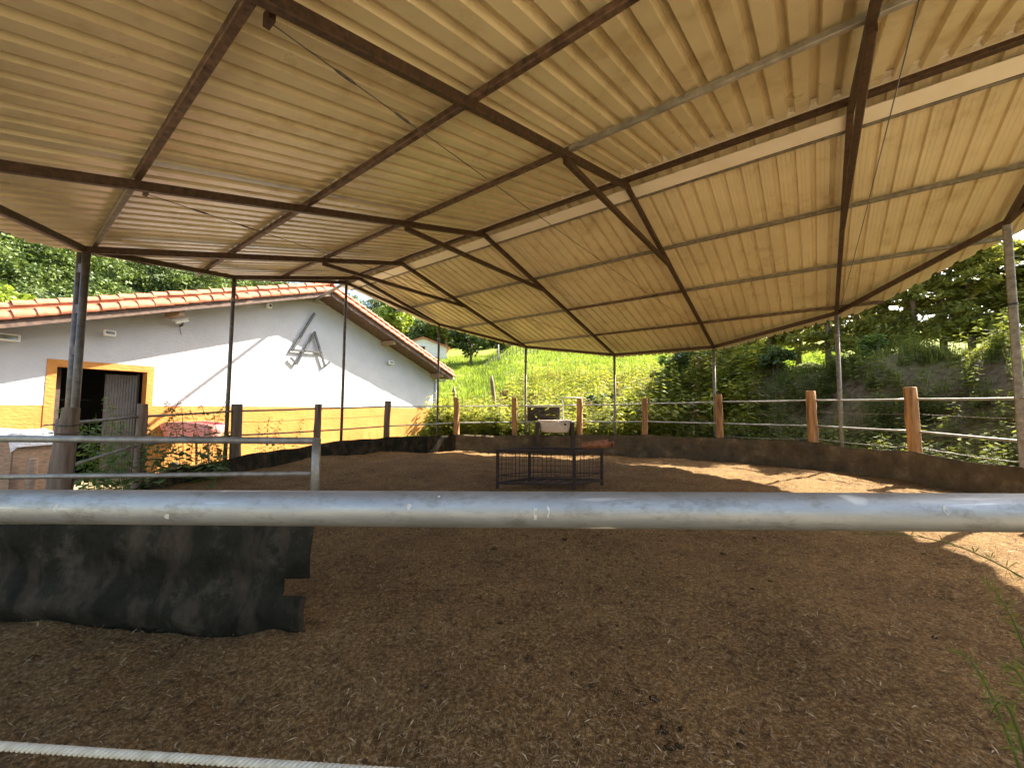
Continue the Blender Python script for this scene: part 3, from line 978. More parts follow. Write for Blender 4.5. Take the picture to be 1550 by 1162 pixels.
o = MB().add(vs, fs).build('basin', M['enamel'], tub, smooth=True)
md = o.modifiers.new('thickness', 'SOLIDIFY'); md.thickness = .015
mb = MB(); pts = []
for k in range(nc + 1):
    t = 2*PI*k/nc; cx_, sx_ = math.cos(t), math.sin(t)
    pts.append(((hw+.03)*math.copysign(abs(cx_)**.45, cx_), .33*math.copysign(abs(sx_)**.45, sx_), zt2 - .02))
mb.tube(pts, .028, 8, cap=False); mb.build('rim', M['enamel'], tub, smooth=True)
MB().tube([(hw*.62, -.27, zb2 + .32), (hw*.62, -.33, zb2 + .32)], .05, 12).build('drain', M['cam_black'], tub)
for s in (-1, 1):
    MB().box((s*(hw+.07), 0, zt2/2 - .06), (.12, .55, zt2 - .04)).build('leg', M['board_dark'], tub)
# bent pale pipe
Yq = 15.7
pts = [at(853, 636, Yq), at(851, 604, Yq), at(852, 602, Yq), at(868, 601.5, Yq), at(878, 602, Yq), at(879, 606, Yq)]
bp = empty('water_pipe', (pts[0].x, Yq, float(gz(pts[0].x, Yq))))
tag(bp, 'thin pale water pipe bent over above the tub beside a log post', 'pipe')
pts = [Vector((pts[0].x, Yq, bp.location.z - .05))] + pts
MB().tube([p - bp.location for p in pts], .022, 8).build('pipe', M['white_plastic'], bp, smooth=True)

# ------------------------------------------------------------------ the stable building
TH = R_(28.0)
DV = Vector((math.sin(TH), math.cos(TH), 0)); NV = Vector((math.cos(TH), -math.sin(TH), 0))
KB = 10.5 / 9.0                       # the stable's distance
zk = lambda z: EYE + (z - EYE)*KB
W0 = Vector((-10.31, 9.0, 0))*KB
stable = empty('stable_building', W0)
stable.rotation_euler = (0, 0, math.atan2(DV.y, DV.x))   # local x along the wall, local -y = towards the arena
tag(stable, 'white plastered stable with ochre base band and terracotta tiled gable roof', 'building')
# local frame: x = s along wall, y = into the building (= -NV), z up
S0, S1 = -4.2*KB, 13.35*KB
APS, APZ, OV = 6.28*KB, zk(6.02), .85*KB            # apex of the verge's upper edge, overhang
SLB = .346
TK = .40                                    # roof build-up under the tile edge
def zroof(s): return APZ - SLB * abs(s - APS)
GZB = -.95
DZ = zk(1.59)                                   # dado top
D0, D1, DT = -.06*KB, 1.54*KB, zk(2.47)               # door opening
F0, F1, FT = -.22*KB, 1.68*KB, zk(2.63)               # ochre surround
DEP = 14.0
TW = .30
def wall_poly(pts, y0, y1, m, name, parent=stable):
    n = len(pts)
    vs = [(s, y0, z) for s, z in pts] + [(s, y1, z) for s, z in pts]
    fs = [tuple(range(n)), tuple(range(2*n - 1, n - 1, -1))] + [(i, i + n, (i+1) % n + n, (i+1) % n) for i in range(n)]
    return MB().add(vs, fs).build(name, m, parent)
ztop = lambda s: zroof(s) - TK
# gable wall in pieces round the door opening, butted end to end
wall_poly([(S0, DZ), (F0, DZ), (F0, ztop(F0)), (S0, ztop(S0))], 0, TW, M['plaster'], 'gable_wall')
wall_poly([(F0, FT), (F1, FT), (F1, ztop(F1)), (F0, ztop(F0))], 0, TW, M['plaster'], 'gable_wall')
wall_poly([(F1, DZ), (S1, DZ), (S1, ztop(S1)), (APS, ztop(APS)), (F1, ztop(F1))], 0, TW, M['plaster'], 'gable_wall')
wall_poly([(S0, GZB), (F0, GZB), (F0, DZ), (S0, DZ)], .004, TW, M['ochre'], 'base_band')
wall_poly([(F1, GZB), (S1, GZB), (S1, DZ), (F1, DZ)], .004, TW, M['ochre'], 'base_band')
wall_poly([(F0, GZB), (D0, GZB), (D0, DT), (D1, DT), (D1, GZB), (F1, GZB), (F1, FT), (F0, FT)], -.012, TW, M['ochre'], 'door_surround')
MB().box((S1 - .15, DEP/2, (GZB + ztop(S1))/2), (.296, DEP - .6, ztop(S1) - GZB - .01)).build('side_wall', M['plaster'], stable)
MB().box((S0 + .15, DEP/2, (GZB + ztop(S0))/2), (.296, DEP - .6, ztop(S0) - GZB - .01)).build('side_wall', M['plaster'], stable)
wall_poly([(S0, GZB), (S1, GZB), (S1, ztop(S1)), (APS, ztop(APS)), (S0, ztop(S0))], DEP - .3, DEP, M['plaster'], 'rear_wall')
# dark passage behind the door
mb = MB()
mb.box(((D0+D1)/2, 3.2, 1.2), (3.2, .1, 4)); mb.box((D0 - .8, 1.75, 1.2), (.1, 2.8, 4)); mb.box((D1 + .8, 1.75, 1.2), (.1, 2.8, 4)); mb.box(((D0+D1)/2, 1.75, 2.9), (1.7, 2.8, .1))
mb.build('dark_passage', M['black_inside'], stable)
mb = MB(); mb.box(((D0+D1)/2, 1.5, GZB + .05), (3.0, 3.4, .06)); mb.build('passage_floor', M['hay'], stable)
# corrugated door leaf standing half open on the right and a rail inside
vs, fs = [], []
nn_ = 44
lx0, lx1 = .88*KB, D1 - .10
for i in range(nn_ + 1):
    f = i / nn_
    s = lx0 + (lx1 - lx0)*f
    w = .014 if (i % 4) in (1, 2) else 0
    y = .36 + .35 * (1 - f)*.4 + w
    vs += [(s, y, GZB + .1), (s, y, DT - .10)]
for i in range(nn_): fs.append((2*i, 2*i+2, 2*i+3, 2*i+1))
o = MB().add(vs, fs).build('door_leaf', M['door_metal'], stable)
md = o.modifiers.new('thickness', 'SOLIDIFY'); md.thickness = .02
MB().bar((lx1 + .02, .37, GZB + .1), (lx1 + .02, .37, DT - .05), .06, .05).build('door_post', M['cam_black'], stable)
MB().bar((D0 + .18, 1.5, 1.75), (lx0, 1.5, 1.75), .04, .05).build('inner_rail', M['cam_black'], stable)
MB().bar((D0 + .10, .34, GZB), (D0 + .10, .34, DT), .12, .05).build('door_post', M['board_dark'], stable)
# roof: deck, dark soffit and rafters, verge board, tiles
def slab(s_a, s_b, y0, y1, dz0, dz1, m, name, parent=stable):
    pts = [(s_a, zroof(s_a) + dz0), (s_b, zroof(s_b) + dz0), (s_b, zroof(s_b) + dz1), (s_a, zroof(s_a) + dz1)]
    return wall_poly(pts, y0, y1, m, name, parent)
SE0, SE1 = S0 - .5, S1 + .42
roof_l = slab(SE0, APS, -OV, DEP + .3, -TK + .01, -.16, M['roof_wood'], 'roof')
roof_r = slab(APS, SE1, -OV, DEP + .3, -TK + .01, -.16, M['roof_wood'], 'roof')
for (sa, sb, par) in ((SE0, APS - .02, roof_l), (APS + .02, SE1, roof_r)):
    slab(sa, sb, -OV - .035, -OV - .003, -TK - .07, -.15, M['roof_wood'], 'verge_board', par)
# purlin ends under the verge
for s in (1.9*KB, 9.6*KB, 13.0*KB):
    MB().box((s, -OV/2 + .05, zroof(s) - TK - .11), (.16, OV - .1, .2)).build('purlin_end', M['plank'], stable)
def tile_mesh():
    """barrel tile 0.46 long, axis along +x, tapering"""
    vs, fs = [], []
    n = 9
    for i, (x, r) in enumerate(((0, .105), (.46, .088))):
        for rr_ in (r, r - .016):
            for k in range(n):
                t = PI * k / (n - 1)
                vs.append((x, -rr_*math.cos(t)*1.0, rr_*math.sin(t)*.85))
    b0, b1, c0, c1_ = 0, n, 2*n, 3*n
    for k in range(n - 1):
        fs.append((b0+k, b0+k+1, c0+k+1, c0+k)); fs.append((b1+k+1, b1+k, c1_+k, c1_+k+1))
        fs.append((b0+k+1, b0+k, b1+k, b1+k+1)); fs.append((c0+k, c0+k+1, c1_+k+1, c1_+k))
    fs.append((0, c0, c1_, b1)); fs.append((n-1, b1+n-1, c1_+n-1, c0+n-1))
    return vs, fs
tvs, tfs = tile_mesh()
def tile_course(sa, sb, y, dz, roll, name, parent, big=1.0, up=True):
    """one line of tiles down the slope from sa (upper) to sb (lower); the lower end of each laps over the next"""
    mb = MB()
    ln = abs(sb - sa) / math.cos(math.atan(SLB))
    n = int(ln / .385)
    sg = 1 if sb > sa else -1
    th = math.atan(SLB)
    for i in range(n + 1):
        # tile runs from lower end (wide) up-slope
        s_low = sa + sg * (i + 1) * .385 * math.cos(th)
        if sg * (s_low - sb) > .02: s_low = sb
        rj = random.uniform(-.012, .012)
        m = Matrix.Rotation(roll + random.uniform(-.04, .04), 3, 'X')
        base = Vector((s_low, y + rj, zroof(s_low) + dz + .030 + random.uniform(-.006, .006)))
        e1 = Vector((-sg*math.cos(th), 0, math.sin(th) - .07)).normalized()
        e2 = Vector((0, 1, 0)); e3 = e1.cross(e2)
        if e3.z < 0: e3 = -e3
        vs = []
        for v in tvs:
            w = m @ Vector((v[0], v[1]*big, v[2]*big))
            vs.append(base + e1*w.x + e2*w.y + e3*w.z)
        mb.add(vs, tfs)
    return mb.build(name, M['tile'], parent, smooth=False)
for (sa, sb, par) in ((APS - .03, SE0 - .06, roof_l), (APS + .03, SE1 + .08, roof_r)):
    tile_course(sa, sb, -OV - .03, -.20, .75, 'verge_tiles', par, 1.25)
    tile_course(sa, sb, -OV + .09, .045, .25, 'cover_tiles', par, 1.15)
    for kx in range(1, 5):
        tile_course(sa, sb, -OV + .10 + kx*.24, -.12, .0, 'cover_tiles', par, 1.15)
    slab(min(sa, sb), max(sa, sb), -OV + .03, DEP + .3, -.155, .045, M['tile'], 'tile_bed', par)
# ridge tiles
mb = MB()
for i in range(34):
    y = -OV - .08 + i*.43
    vs = [Vector((APS + v[1]*1.5, y + v[0], APZ - .06 + v[2]*1.3 + (.02 if 1 else 0))) for v in tvs]
    mb.add(vs, [tuple(reversed(f)) for f in tfs])
mb.build('ridge_tiles', M['tile'], roof_r)
# gutter and downpipe at the right corner
zg = zroof(SE1) - .33
vs, fs = [], []
for i, y in enumerate((-OV - .02, DEP)):
    for k in range(9):
        t = PI + PI*k/8
        vs.append((SE1 + .10 + .075*math.cos(t), y, zg + .075*math.sin(t)))
for k in range(8): fs.append((k, k+1, 10+k, 9+k))
o = MB().add(vs, fs).build('gutter', M['zinc'], stable, smooth=True)
md = o.modifiers.new('thickness', 'SOLIDIFY'); md.thickness = .006
MB().tube([(SE1 + .08, -OV*.4, zg - .06), (SE1 + .02, -OV*.4, zg - .16), (S1 + .02, -.06, zg - .22), (S1 - .02, -.07, zg - .34), (S1 - .02, -.07, GZB)], .055, 12).build('downpipe', M['zinc'], stable, smooth=True)
# ochre corner strip
MB().box((S1 - .10, -.004, (GZB + DZ)/2), (.16, .012, DZ - GZB)).build('corner_strip', M['ochre'], stable)

def on_wall(px, py, off=0.0):
    """(s, z) where the pixel's ray meets the wall plane pushed off towards the arena"""
    r = ray(px, py)
    t = ((W0 + NV*off).dot(NV)) / r.dot(NV)
    p = Vector((0, 0, EYE)) + r*t
    return (p - W0).dot(DV), p.z
def wall_thing(name, px, py, label, cat, group=None):
    s, z = on_wall(px, py)
    p = W0 + DV*s
    o = empty(name, (p.x, p.y, z))
    o.rotation_euler = stable.rotation_euler
    tag(o, label, cat, group)
    return o
# floodlights
def floodlight(px, py, label, w, h, tilt):
    o = wall_thing('floodlight', px, py, label, 'floodlight', 'floodlights on the stable wall')
    mm = Matrix.Rotation(tilt, 3, 'X')
    def R3(vs): return [mm @ Vector(v) + Vector((0, -.14, 0)) for v in vs]
    mb = MB().box((0, 0, 0), (w, .07, h)); mb.v = R3(mb.v); mb.build('housing', M['white_plastic'], o)
    mb = MB().box((0, -.038, 0), (w*.78, .008, h*.66)); mb.v = R3(mb.v); mb.build('glass', M['glass_dark'], o)
    mb = MB()
    for a, b in (((-w*.44, -.04, h*.40), (w*.44, -.04, h*.40)), ((-w*.44, -.04, -h*.40), (w*.44, -.04, -h*.40)), ((-w*.44, -.04, -h*.4), (-w*.44, -.04, h*.4)), ((w*.44, -.04, -h*.4), (w*.44, -.04, h*.4))):
        mb.bar(a, b, .03, .03)
    mb.v = R3(mb.v); mb.build('rim', M['white_plastic'], o)
    MB().bar((0, -.11, -.02), (0, .02, -.02), .05, .03).build('bracket', M['cam_black'], o)
    return o
floodlight(8, 511, 'white rectangular floodlight nearest the frame edge left of the twin steel post', .42, .17, -.12)
floodlight(163, 505, 'white floodlight with visible reflector on the wall above the doorway', .25, .15, -.25)
floodlight(589, 549, 'small pale floodlight on the shaded wall right of the metal letters', .34, .17, -.3)
# security camera
o = wall_thing('security_camera', 272, 487, 'small white bullet security camera under the eave right of the doorway', 'camera')
mm = Matrix.Rotation(-.35, 3, 'Z') @ Matrix.Rotation(.45, 3, 'Y')
mb = MB(); mb.bar((-.20, -.22, -.02), (.14, -.22, .02), .10, .09); mb.v = [Matrix.Rotation(-.3, 3, 'Y') @ Vector(v) for v in mb.v]; mb.build('body', M['white_plastic'], o)
mb = MB(); mb.bar((-.26, -.22, .045), (.16, -.22, .09), .13, .015); mb.v = [Matrix.Rotation(-.3, 3, 'Y') @ Vector(v) for v in mb.v]; mb.build('sunshade', M['white_plastic'], o)
MB().tube([(.0, -.20, -.05), (.03, -.10, -.12), (.03, .01, -.12)], .035, 10).build('bracket', M['cam_black'], o)
MB().tube([(.0, -.02, -.13), (.02, -.02, -.3), (.06, -.02, -.42)], .008, 6).build('lead', M['cam_black'], o)
# junction box
o = wall_thing('junction_box', 406, 463, 'small square white box with a dark round hole under the tiled verge', 'box')
MB().box((0, -.05, 0), (.20, .10, .20)).build('case', M['white_plastic'], o)
MB().tube([(.03, -.100, .01), (.03, -.108, .01)], .05, 14).build('cover', M['cam_black'], o)
MB().tube([(0, -.02, .1), (0, -.02, .5)], .01, 6).build('lead', M['white_plastic'], o)

# metal letters on the gable: an L and an A sharing a bar
lg = wall_thing('metal_letters', 468, 530, 'large dark metal L and A monogram fixed proud of the white gable wall', 'letters')
s0, z0 = on_wall(468, 530)
LO = .10
def lp(px, py):
    s, z = on_wall(px, py, LO)
    return (s - s0, -LO, z - z0)
def strokes(name, chain):
    mb = MB()
    for a, b, w in chain:
        A, B = Vector(lp(*a)), Vector(lp(*b))
        mb.bar(A, B, w, .05, up=(0, -1, 0), bev=.02)
        for f in (.15, .85):
            q = A + (B - A)*f
            mb.tube([q, (q.x, 0, q.z)], .008, 6)
    mb.build(name, M['logo'], lg)
strokes('letter_stroke', [((476.5, 474), (442, 531), .085)])
strokes('letter_stroke', [((443, 529.5), (487, 533.5), .085)])
strokes('letter_stroke', [((477, 502), (449, 551), .08)])
strokes('letter_stroke', [((449, 551), (440, 541), .07)])
strokes('letter_stroke', [((476, 502), (492, 555), .09)])
strokes('letter_stroke', [((491, 555), (499, 548), .07)])

# ------------------------------------------------------------------ things beside the stable
Yb = 8.6
a = at(-40, 668, Yb); b = at(37, 733, Yb)
gzz = float(gz(b.x - .5, Yb))
binn = empty('wooden_bin', (b.x - 1.05, Yb + .4, gzz))
tag(binn, 'pale plank bin covered with crumpled white film beside the stable wall', 'bin')
w_, h_ = 1.45, a.z - gzz
for y in (-.4, .4): MB().box((0, y, h_/2), (w_, .03, h_)).build('side_panel', M['plank'], binn)
for x in (-.5, .5): MB().box((x*w_, 0, h_/2), (.03, .77, h_)).build('end_panel', M['plank'], binn)
vs, fs = [], []
for i in range(25):
    f = i/24
    for j in range(9):
        g_ = j/8
        x = (f - .5)*(w_ + .16)
        z = h_ + .02 + .24*math.sqrt(max(0, 1 - (2*f - 1)**4))*(.9 + .1*math.sin(g_*9 + f*7)) + .012*math.sin(f*31 + g_*17)
        if f in (0, 1): z = h_ - .12
        vs.append((x, (g_ - .5)*.98, z if g_ not in (0, 1) else z - .10))
for i in range(24):
    for j in range(8):
        q = i*9 + j; fs.append((q, q+9, q+10, q+1))
o = MB().add(vs, fs).build('film_cover', M['film'], binn, smooth=True)
p = on_ground(47, 743); p = at(46, 742, 8.8); zg_ = float(gz(p.x, p.y))
stp = empty('short_stone_post', (p.x, p.y, zg_))
tag(stp, 'short rough pinkish post standing in straw between bin and doorway', 'post')
mb = MB(); pts = []; 
mb.tube([(0, 0, -.1), (.01, 0, .3), (-.01, .01, .7), (0, 0, 1.02), (0, 0, 1.04)], [.10, .09, .085, .08, .06], 12); mb.build('shaft', M['plank'], stp, smooth=True)

# straw-covered yard strip in front of the stable
def strip(n):
    s = rng.uniform(-4, 8, n); q = rng.uniform(.15, 3.2, n)
    return W0.x + DV.x*s + NV.x*q, W0.y + DV.y*s + NV.y*q
def yard_filter(n):
    x, y = strip(n)
    k = np.hypot(x - CX, y - CY) > 7.9
    while not k.all():
        x2, y2 = strip(n); x = np.where(k, x, x2); y = np.where(k, y, y2)
        k = np.hypot(x - CX, y - CY) > 7.9
    return x, y
P, Fc, T = fibres(9000, yard_filter, .08, .30, .006, .5, 1., .03)
o = np_mesh('yard_straw', P, Fc, M['straw'], tint=T)
tag(o, 'loose dry straw scattered on the yard in front of the stable', 'straw litter', kind='stuff')

# pink plastic tub behind the nettles
p = at(292, 660, 12.5); zg_ = float(gz(p.x, p.y))
pk = empty('pink_cart', (p.x, p.y, zg_))
pk.rotation_euler = (0, 0, -.15)
tag(pk, 'faded pink plastic barrow tray behind the nettles in front of the ochre wall', 'barrow')
vs, fs = [], []
zt3 = at(292, 643, 12.5).z - zg_
hw_ = 0.98
for i, (f, z) in enumerate(((1., zt3 + .02), (1.02, zt3), (.92, zt3 - .25), (.72, zt3 - .52))):
    for k in range(20):
        t = 2*PI*k/20; c_, s_ = math.cos(t), math.sin(t)
        vs.append((hw_*f*math.copysign(abs(c_)**.5, c_), .38*f*math.copysign(abs(s_)**.5, s_), z + (.10*(1 - abs(c_)) if i < 2 else 0)))
for i in range(3):
    for k in range(20): fs.append((i*20+k, (i+1)*20+k, (i+1)*20+(k+1) % 20, i*20+(k+1) % 20))
fs.append(tuple(60 + k for k in range(20)))
o = MB().add(vs, fs).build('tray', M['pink'], pk, smooth=True)
md = o.modifiers.new('thickness', 'SOLIDIFY'); md.thickness = .02
for s in (-1, 1):
    MB().bar((.45, s*.22, -.03), (.35, s*.2, zt3 - .5), .05, .05).build('leg', M['rust_steel'], pk)
    MB().tube([(-.5, s*.2, zt3 - .45), (1.25, s*.28, zt3 - .2)], .022, 8).build('handle', M['rust_steel'], pk)
mb = MB(); mb.tube([(-.62, -.05, .19), (-.62, .05, .19)], .19, 18); mb.build('wheel', M['cam_black'], pk)

# ------------------------------------------------------------------ plants
def diamonds(C, D, Wd, L, W, tint):
    """rhombic leaves: centre C, direction D, width direction Wd, half length L, half width W"""
    P = np.stack([C - D*L[:, None], C + Wd*W[:, None], C + D*L[:, None], C - Wd*W[:, None]], 1).reshape(-1, 3)
    n = len(C)
    return P, np.arange(4*n).reshape(n, 4), np.repeat(tint, 4)
def unit(n, r=rng, flat=1.):
    v = r.normal(size=(n, 3)); v[:, 2] *= flat
    return v / np.linalg.norm(v, axis=1, keepdims=True)
def perp(D, r=rng):
    v = r.normal(size=D.shape)
    v -= D * (v*D).sum(1, keepdims=True)
    return v / np.linalg.norm(v, axis=1, keepdims=True)

def nettle_arrays(seed, h, flower=True, leaf=.075):
    r = np.random.default_rng(seed)
    Cs, Ds, Ws, Ls, Wi, T = [], [], [], [], [], []
    lean = r.normal(0, .06, 2)
    def st(z): return np.array([lean[0]*z*z, lean[1]*z*z, z])
    k = 0; z = .12
    while z < h:
        f = z / h
        for s in (0, 1):
            a = k*PI/2 + s*PI + r.normal(0, .2)
            ln = leaf*(1.25 - .75*f)*r.uniform(.8, 1.2)
            d = np.array([math.cos(a), math.sin(a), r.uniform(-.55, .1)]); d /= np.linalg.norm(d)
            w = np.array([-math.sin(a), math.cos(a), r.normal(0, .25)]); w /= np.linalg.norm(w)
            Cs.append(st(z) + d*(ln + .03)); Ds.append(d); Ws.append(w); Ls.append(ln); Wi.append(ln*.48); T.append(r.uniform(.1, .9))
            if flower and f > .6:
                for q in range(2):
                    d2 = np.array([math.cos(a + .5*q), math.sin(a + .5*q), -.3]); d2 /= np.linalg.norm(d2)
                    Cs.append(st(z + .02) + d2*.05); Ds.append(d2); Ws.append(w); Ls.append(.05); Wi.append(.008); T.append(.95)
        z += (.11 - .05*f) * r.uniform(.85, 1.15); k += 1
    # stem as stretched diamonds
    for i in range(6):
        z0, z1 = h*i/6, h*(i+1)/6
        c = (st(z0) + st(z1))/2; d = st(z1) - st(z0); L_ = np.linalg.norm(d)/2*1.25; d /= np.linalg.norm(d)
        for w in (np.array([1., 0, 0]), np.array([0, 1., 0])):
            Cs.append(c); Ds.append(d); Ws.append(w); Ls.append(L_); Wi.append(.007); T.append(.3)
    return diamonds(np.array(Cs), np.array(Ds), np.array(Ws), np.array(Ls), np.array(Wi), np.array(T))

net_me = []
for i, h in enumerate((1.05, 1.3, 1.55, .85)):
    P, Fc, T = nettle_arrays(100 + i, h, h > 1.2, .085)
    o = np_mesh('nettle', P, Fc, M['nettle'], tint=T)
    net_me.append(o.data)
    COL.objects.unlink(o); bpy.data.objects.remove(o)
def nettle(px, py_top, Yd, k, label, group, mate=None):
    p = at(px, py_top, Yd)
    z0 = float(gz(p.x, p.y))
    o = bpy.data.objects.new('nettle', net_me[k])
    hh = (1.05, 1.3, 1.55, .85)[k]
    s = max(.3, (p.z - z0) / hh)
    o.location = (p.x, p.y, z0 - .02); sc_ = min(max(s, .7), 1.25)
    o.scale = (sc_, sc_, s); o.rotation_euler = (0, 0, random.uniform(0, 6.28))
    link(o); tag(o, label, 'nettle', group)
    return o
for px, py in ((235, 607), (265, 606), (279, 607), (284, 612), (317, 598), (311, 618), (330, 612), (336, 620), (190, 600), (151, 640), (166, 636), (243, 640)):
    nettle(px, py, random.uniform(8.0, 8.8), 2 if py < 615 else 1, 'tall thin flowering nettle rising above the left rails before the wall', 'flowering nettles by the left fence')
for i in range(70):
    px = random.uniform(118, 345); py = random.uniform(615, 685) + max(0, (px - 200))*.10
    nettle(px, min(py, 700), random.uniform(7.2, 8.8) if px < 260 else random.uniform(8.6, 9.4), random.choice((0, 3, 1)), 'leafy dark green nettle in the thicket outside the left fence', 'nettle thicket by the left fence')
for px, py in ((392, 640), (404, 628), (415, 632), (423, 645), (400, 650), (447, 632), (455, 648), (430, 660)):
    nettle(px, py, random.uniform(11.3, 12.2), 1, 'slim nettle in front of the ochre band left of the slim steel post', 'nettles by the ochre band')
for px, py in ((528, 655), (545, 648), (560, 652), (575, 650), (612, 645), (618, 636), (623, 648), (638, 655), (645, 640), (600, 655)):
    nettle(px, py, random.uniform(14.6, 16.5), 1, 'slim pale nettle in front of the far end of the ochre band', 'nettles by the far ochre band')

# weeds as one mass on the slope and bank behind the far fence
def replicate(arrs, pos, scale, rotz, tint_shift):
    Pout, Fout, Tout = [], [], []; off = 0
    which = rng.integers(0, len(arrs), len(pos))
    for j, (P, Fc, T) in enumerate(arrs):
        idx = np.where(which == j)[0]
        if not len(idx): continue
        c, s = np.cos(rotz[idx]), np.sin(rotz[idx])
        x = P[None, :, 0]*c[:, None] - P[None, :, 1]*s[:, None]
        y = P[None, :, 0]*s[:, None] + P[None, :, 1]*c[:, None]
        z = np.repeat(P[None, :, 2], len(idx), 0)
        Q = np.stack([x, y, z], 2)*scale[idx][:, None, None] + pos[idx][:, None, :]
        Pout.append(Q.reshape(-1, 3))
        Fout.append((Fc[None] + (np.arange(len(idx))*len(P))[:, None, None]).reshape(-1, 4) + off)
        Tout.append(np.clip(T[None, :] + tint_shift[idx][:, None], 0, 1).ravel())
        off += len(idx)*len(P)
    return np.concatenate(Pout), np.concatenate(Fout), np.concatenate(Tout)
def tuft_arrays(seed, n=26, h=.55, spread=.22, w=.009):
    r = np.random.default_rng(seed)
    Cs, Ds, Ws, Ls, Wi, T = [], [], [], [], [], []
    for i in range(n):
        a = r.uniform(0, 2*PI); tl = abs(r.normal(0, .35)); hh = h*r.uniform(.5, 1.15)
        d = np.array([math.cos(a)*math.sin(tl), math.sin(a)*math.sin(tl), math.cos(tl)])
        b = np.array([r.normal(0, spread*.5), r.normal(0, spread*.5), 0])
        w_ = np.array([-math.sin(a + r.normal(0, 1)), math.cos(a), 0]); w_ /= np.linalg.norm(w_)
        Cs.append(b + d*hh*.5); Ds.append(d); Ws.append(w_); Ls.append(hh*.55); Wi.append(w*r.uniform(.6, 1.5)); T.append(r.uniform(0, 1))
    return diamonds(np.array(Cs), np.array(Ds), np.array(Ws), np.array(Ls), np.array(Wi), np.array(T))
weed_arrs = [nettle_arrays(200 + i, h, i % 2 == 0, .14) for i, h in enumerate((.9, 1.15, .7, 1.3))]
tuft_arrs = [tuft_arrays(300 + i) for i in range(4)]
def scatter(n, pred):
    out = []
    tot = 0
    while tot < n:
        m = n*2
        xy = np.stack(pred(m), 1)
        out.append(xy); tot += len(xy)
    return np.concatenate(out)[:n]
def hill_pts(m):
    # a fan behind the far fence, seen between the stable and the bank
    az = rng.uniform(R_(-12), R_(32), m); dist = 16 + (9 + 12*smooth(-3, 4, np.degrees(az)))*rng.random(m)**1.4
    x, y = dist*np.sin(az), dist*np.cos(az)
    k = (np.hypot(x - CX, y - CY) > RAD + .25) & ((W0.x + 0) < x)
    sl = (x - W0.x)*NV.x + (y - W0.y)*NV.y      # in front of the stable wall line?
    al = (x - W0.x)*DV.x + (y - W0.y)*DV.y
    k &= ~((sl < .3) & (al < S1 + .8))
    return x[k], y[k]
xy = scatter(2300, hill_pts)
pos = np.stack([xy[:, 0], xy[:, 1], gz(xy[:, 0], xy[:, 1]) - .02], 1)
P, Fc, T = replicate(weed_arrs, pos, rng.uniform(.5, 1.75, len(pos)), rng.uniform(0, 6.28, len(pos)), .42*lump(pos[:, 0], pos[:, 1], 2.2, 31) + rng.normal(0, .18, len(pos)))
o = np_mesh('tall_weeds', P, Fc, M['weed'], tint=T)
tag(o, 'mass of tall sunlit yellow green weeds on the slope behind the far fence', 'weeds', kind='stuff')
xy = scatter(300, hill_pts)
k_ = lump(xy[:, 0], xy[:, 1], 3.2, 77) > -.1
xy = xy[k_]
pos = np.stack([xy[:, 0], xy[:, 1], gz(xy[:, 0], xy[:, 1]) - .02], 1)
P, Fc, T = replicate(weed_arrs, pos, rng.uniform(.9, 1.9, len(pos)), rng.uniform(0, 6.28, len(pos)), rng.normal(.1, .2, len(pos)))
o = np_mesh('yellow_weeds', P, Fc, M['weed_yellow'], tint=T)
tag(o, 'patches of yellow flowering weeds standing out on the sunny slope', 'weeds', kind='stuff')
xy = scatter(420, hill_pts)
k_ = lump(xy[:, 0], xy[:, 1], 3.0, 78) > .05
xy = xy[k_]
pos = np.stack([xy[:, 0], xy[:, 1], gz(xy[:, 0], xy[:, 1]) - .02], 1)
P, Fc, T = replicate(weed_arrs, pos, rng.uniform(.8, 1.7, len(pos)), rng.uniform(0, 6.28, len(pos)), rng.normal(.0, .2, len(pos)))
o = np_mesh('dry_weeds', P, Fc, M['weed_dry'], tint=T)
tag(o, 'patches of brown dry weeds among the green on the sunny slope', 'weeds', kind='stuff')
xy = scatter(900, hill_pts)
pos = np.stack([xy[:, 0], xy[:, 1], gz(xy[:, 0], xy[:, 1]) - .02], 1)
P, Fc, T = replicate(tuft_arrs, pos, rng.uniform(.8, 2.0, len(pos)), rng.uniform(0, 6.28, len(pos)), .2*lump(pos[:, 0], pos[:, 1], 3, 32))
o = np_mesh('slope_grass', P, Fc, M['weed'], tint=np.clip(T - .15, 0, 1))
tag(o, 'long grass tufts among the tall weeds behind the far fence', 'grass', kind='stuff')
def bank_pts(m):
    rho = rng.uniform(.5, 6.5, m)
    ang = rng.uniform(R_(-30), R_(62), m)
    x, y = CX + (RAD + rho)*np.cos(ang), CY + (RAD + rho)*np.sin(ang)
    keep = rng.random(m) < np.where(rho < 1.8, 1., np.clip(.50 + .6*lump(x, y, 2.5, 41), .10, 1)) * (.45 + .55*smooth(-5, 45, np.degrees(ang)))
    return x[keep], y[keep]
xy = scatter(2700, bank_pts)
pos = np.stack([xy[:, 0], xy[:, 1], gz(xy[:, 0], xy[:, 1]) - .02], 1)
P, Fc, T = replicate(tuft_arrs + weed_arrs, pos, rng.uniform(.35, .95, len(pos)), rng.uniform(0, 6.28, len(pos)), -.05 + .2*lump(pos[:, 0], pos[:, 1], 3, 42))
o = np_mesh('bank_grass', P, Fc, M['bank'], tint=T)
tag(o, 'ragged grass and weeds on the shaded earth bank behind the right fence', 'grass', kind='stuff')
def bank_only(n):
    ang = rng.uniform(R_(-28), R_(58), n); rho = rng.uniform(.8, 6.2, n)
    return CX + (RAD + rho)*np.cos(ang), CY + (RAD + rho)*np.sin(ang)
P, Fc, T = fibres(9000, bank_only, .15, .60, .006, .0, .55, .03, .5)
o = np_mesh('bank_roots', P, Fc, M['straw'], tint=T)
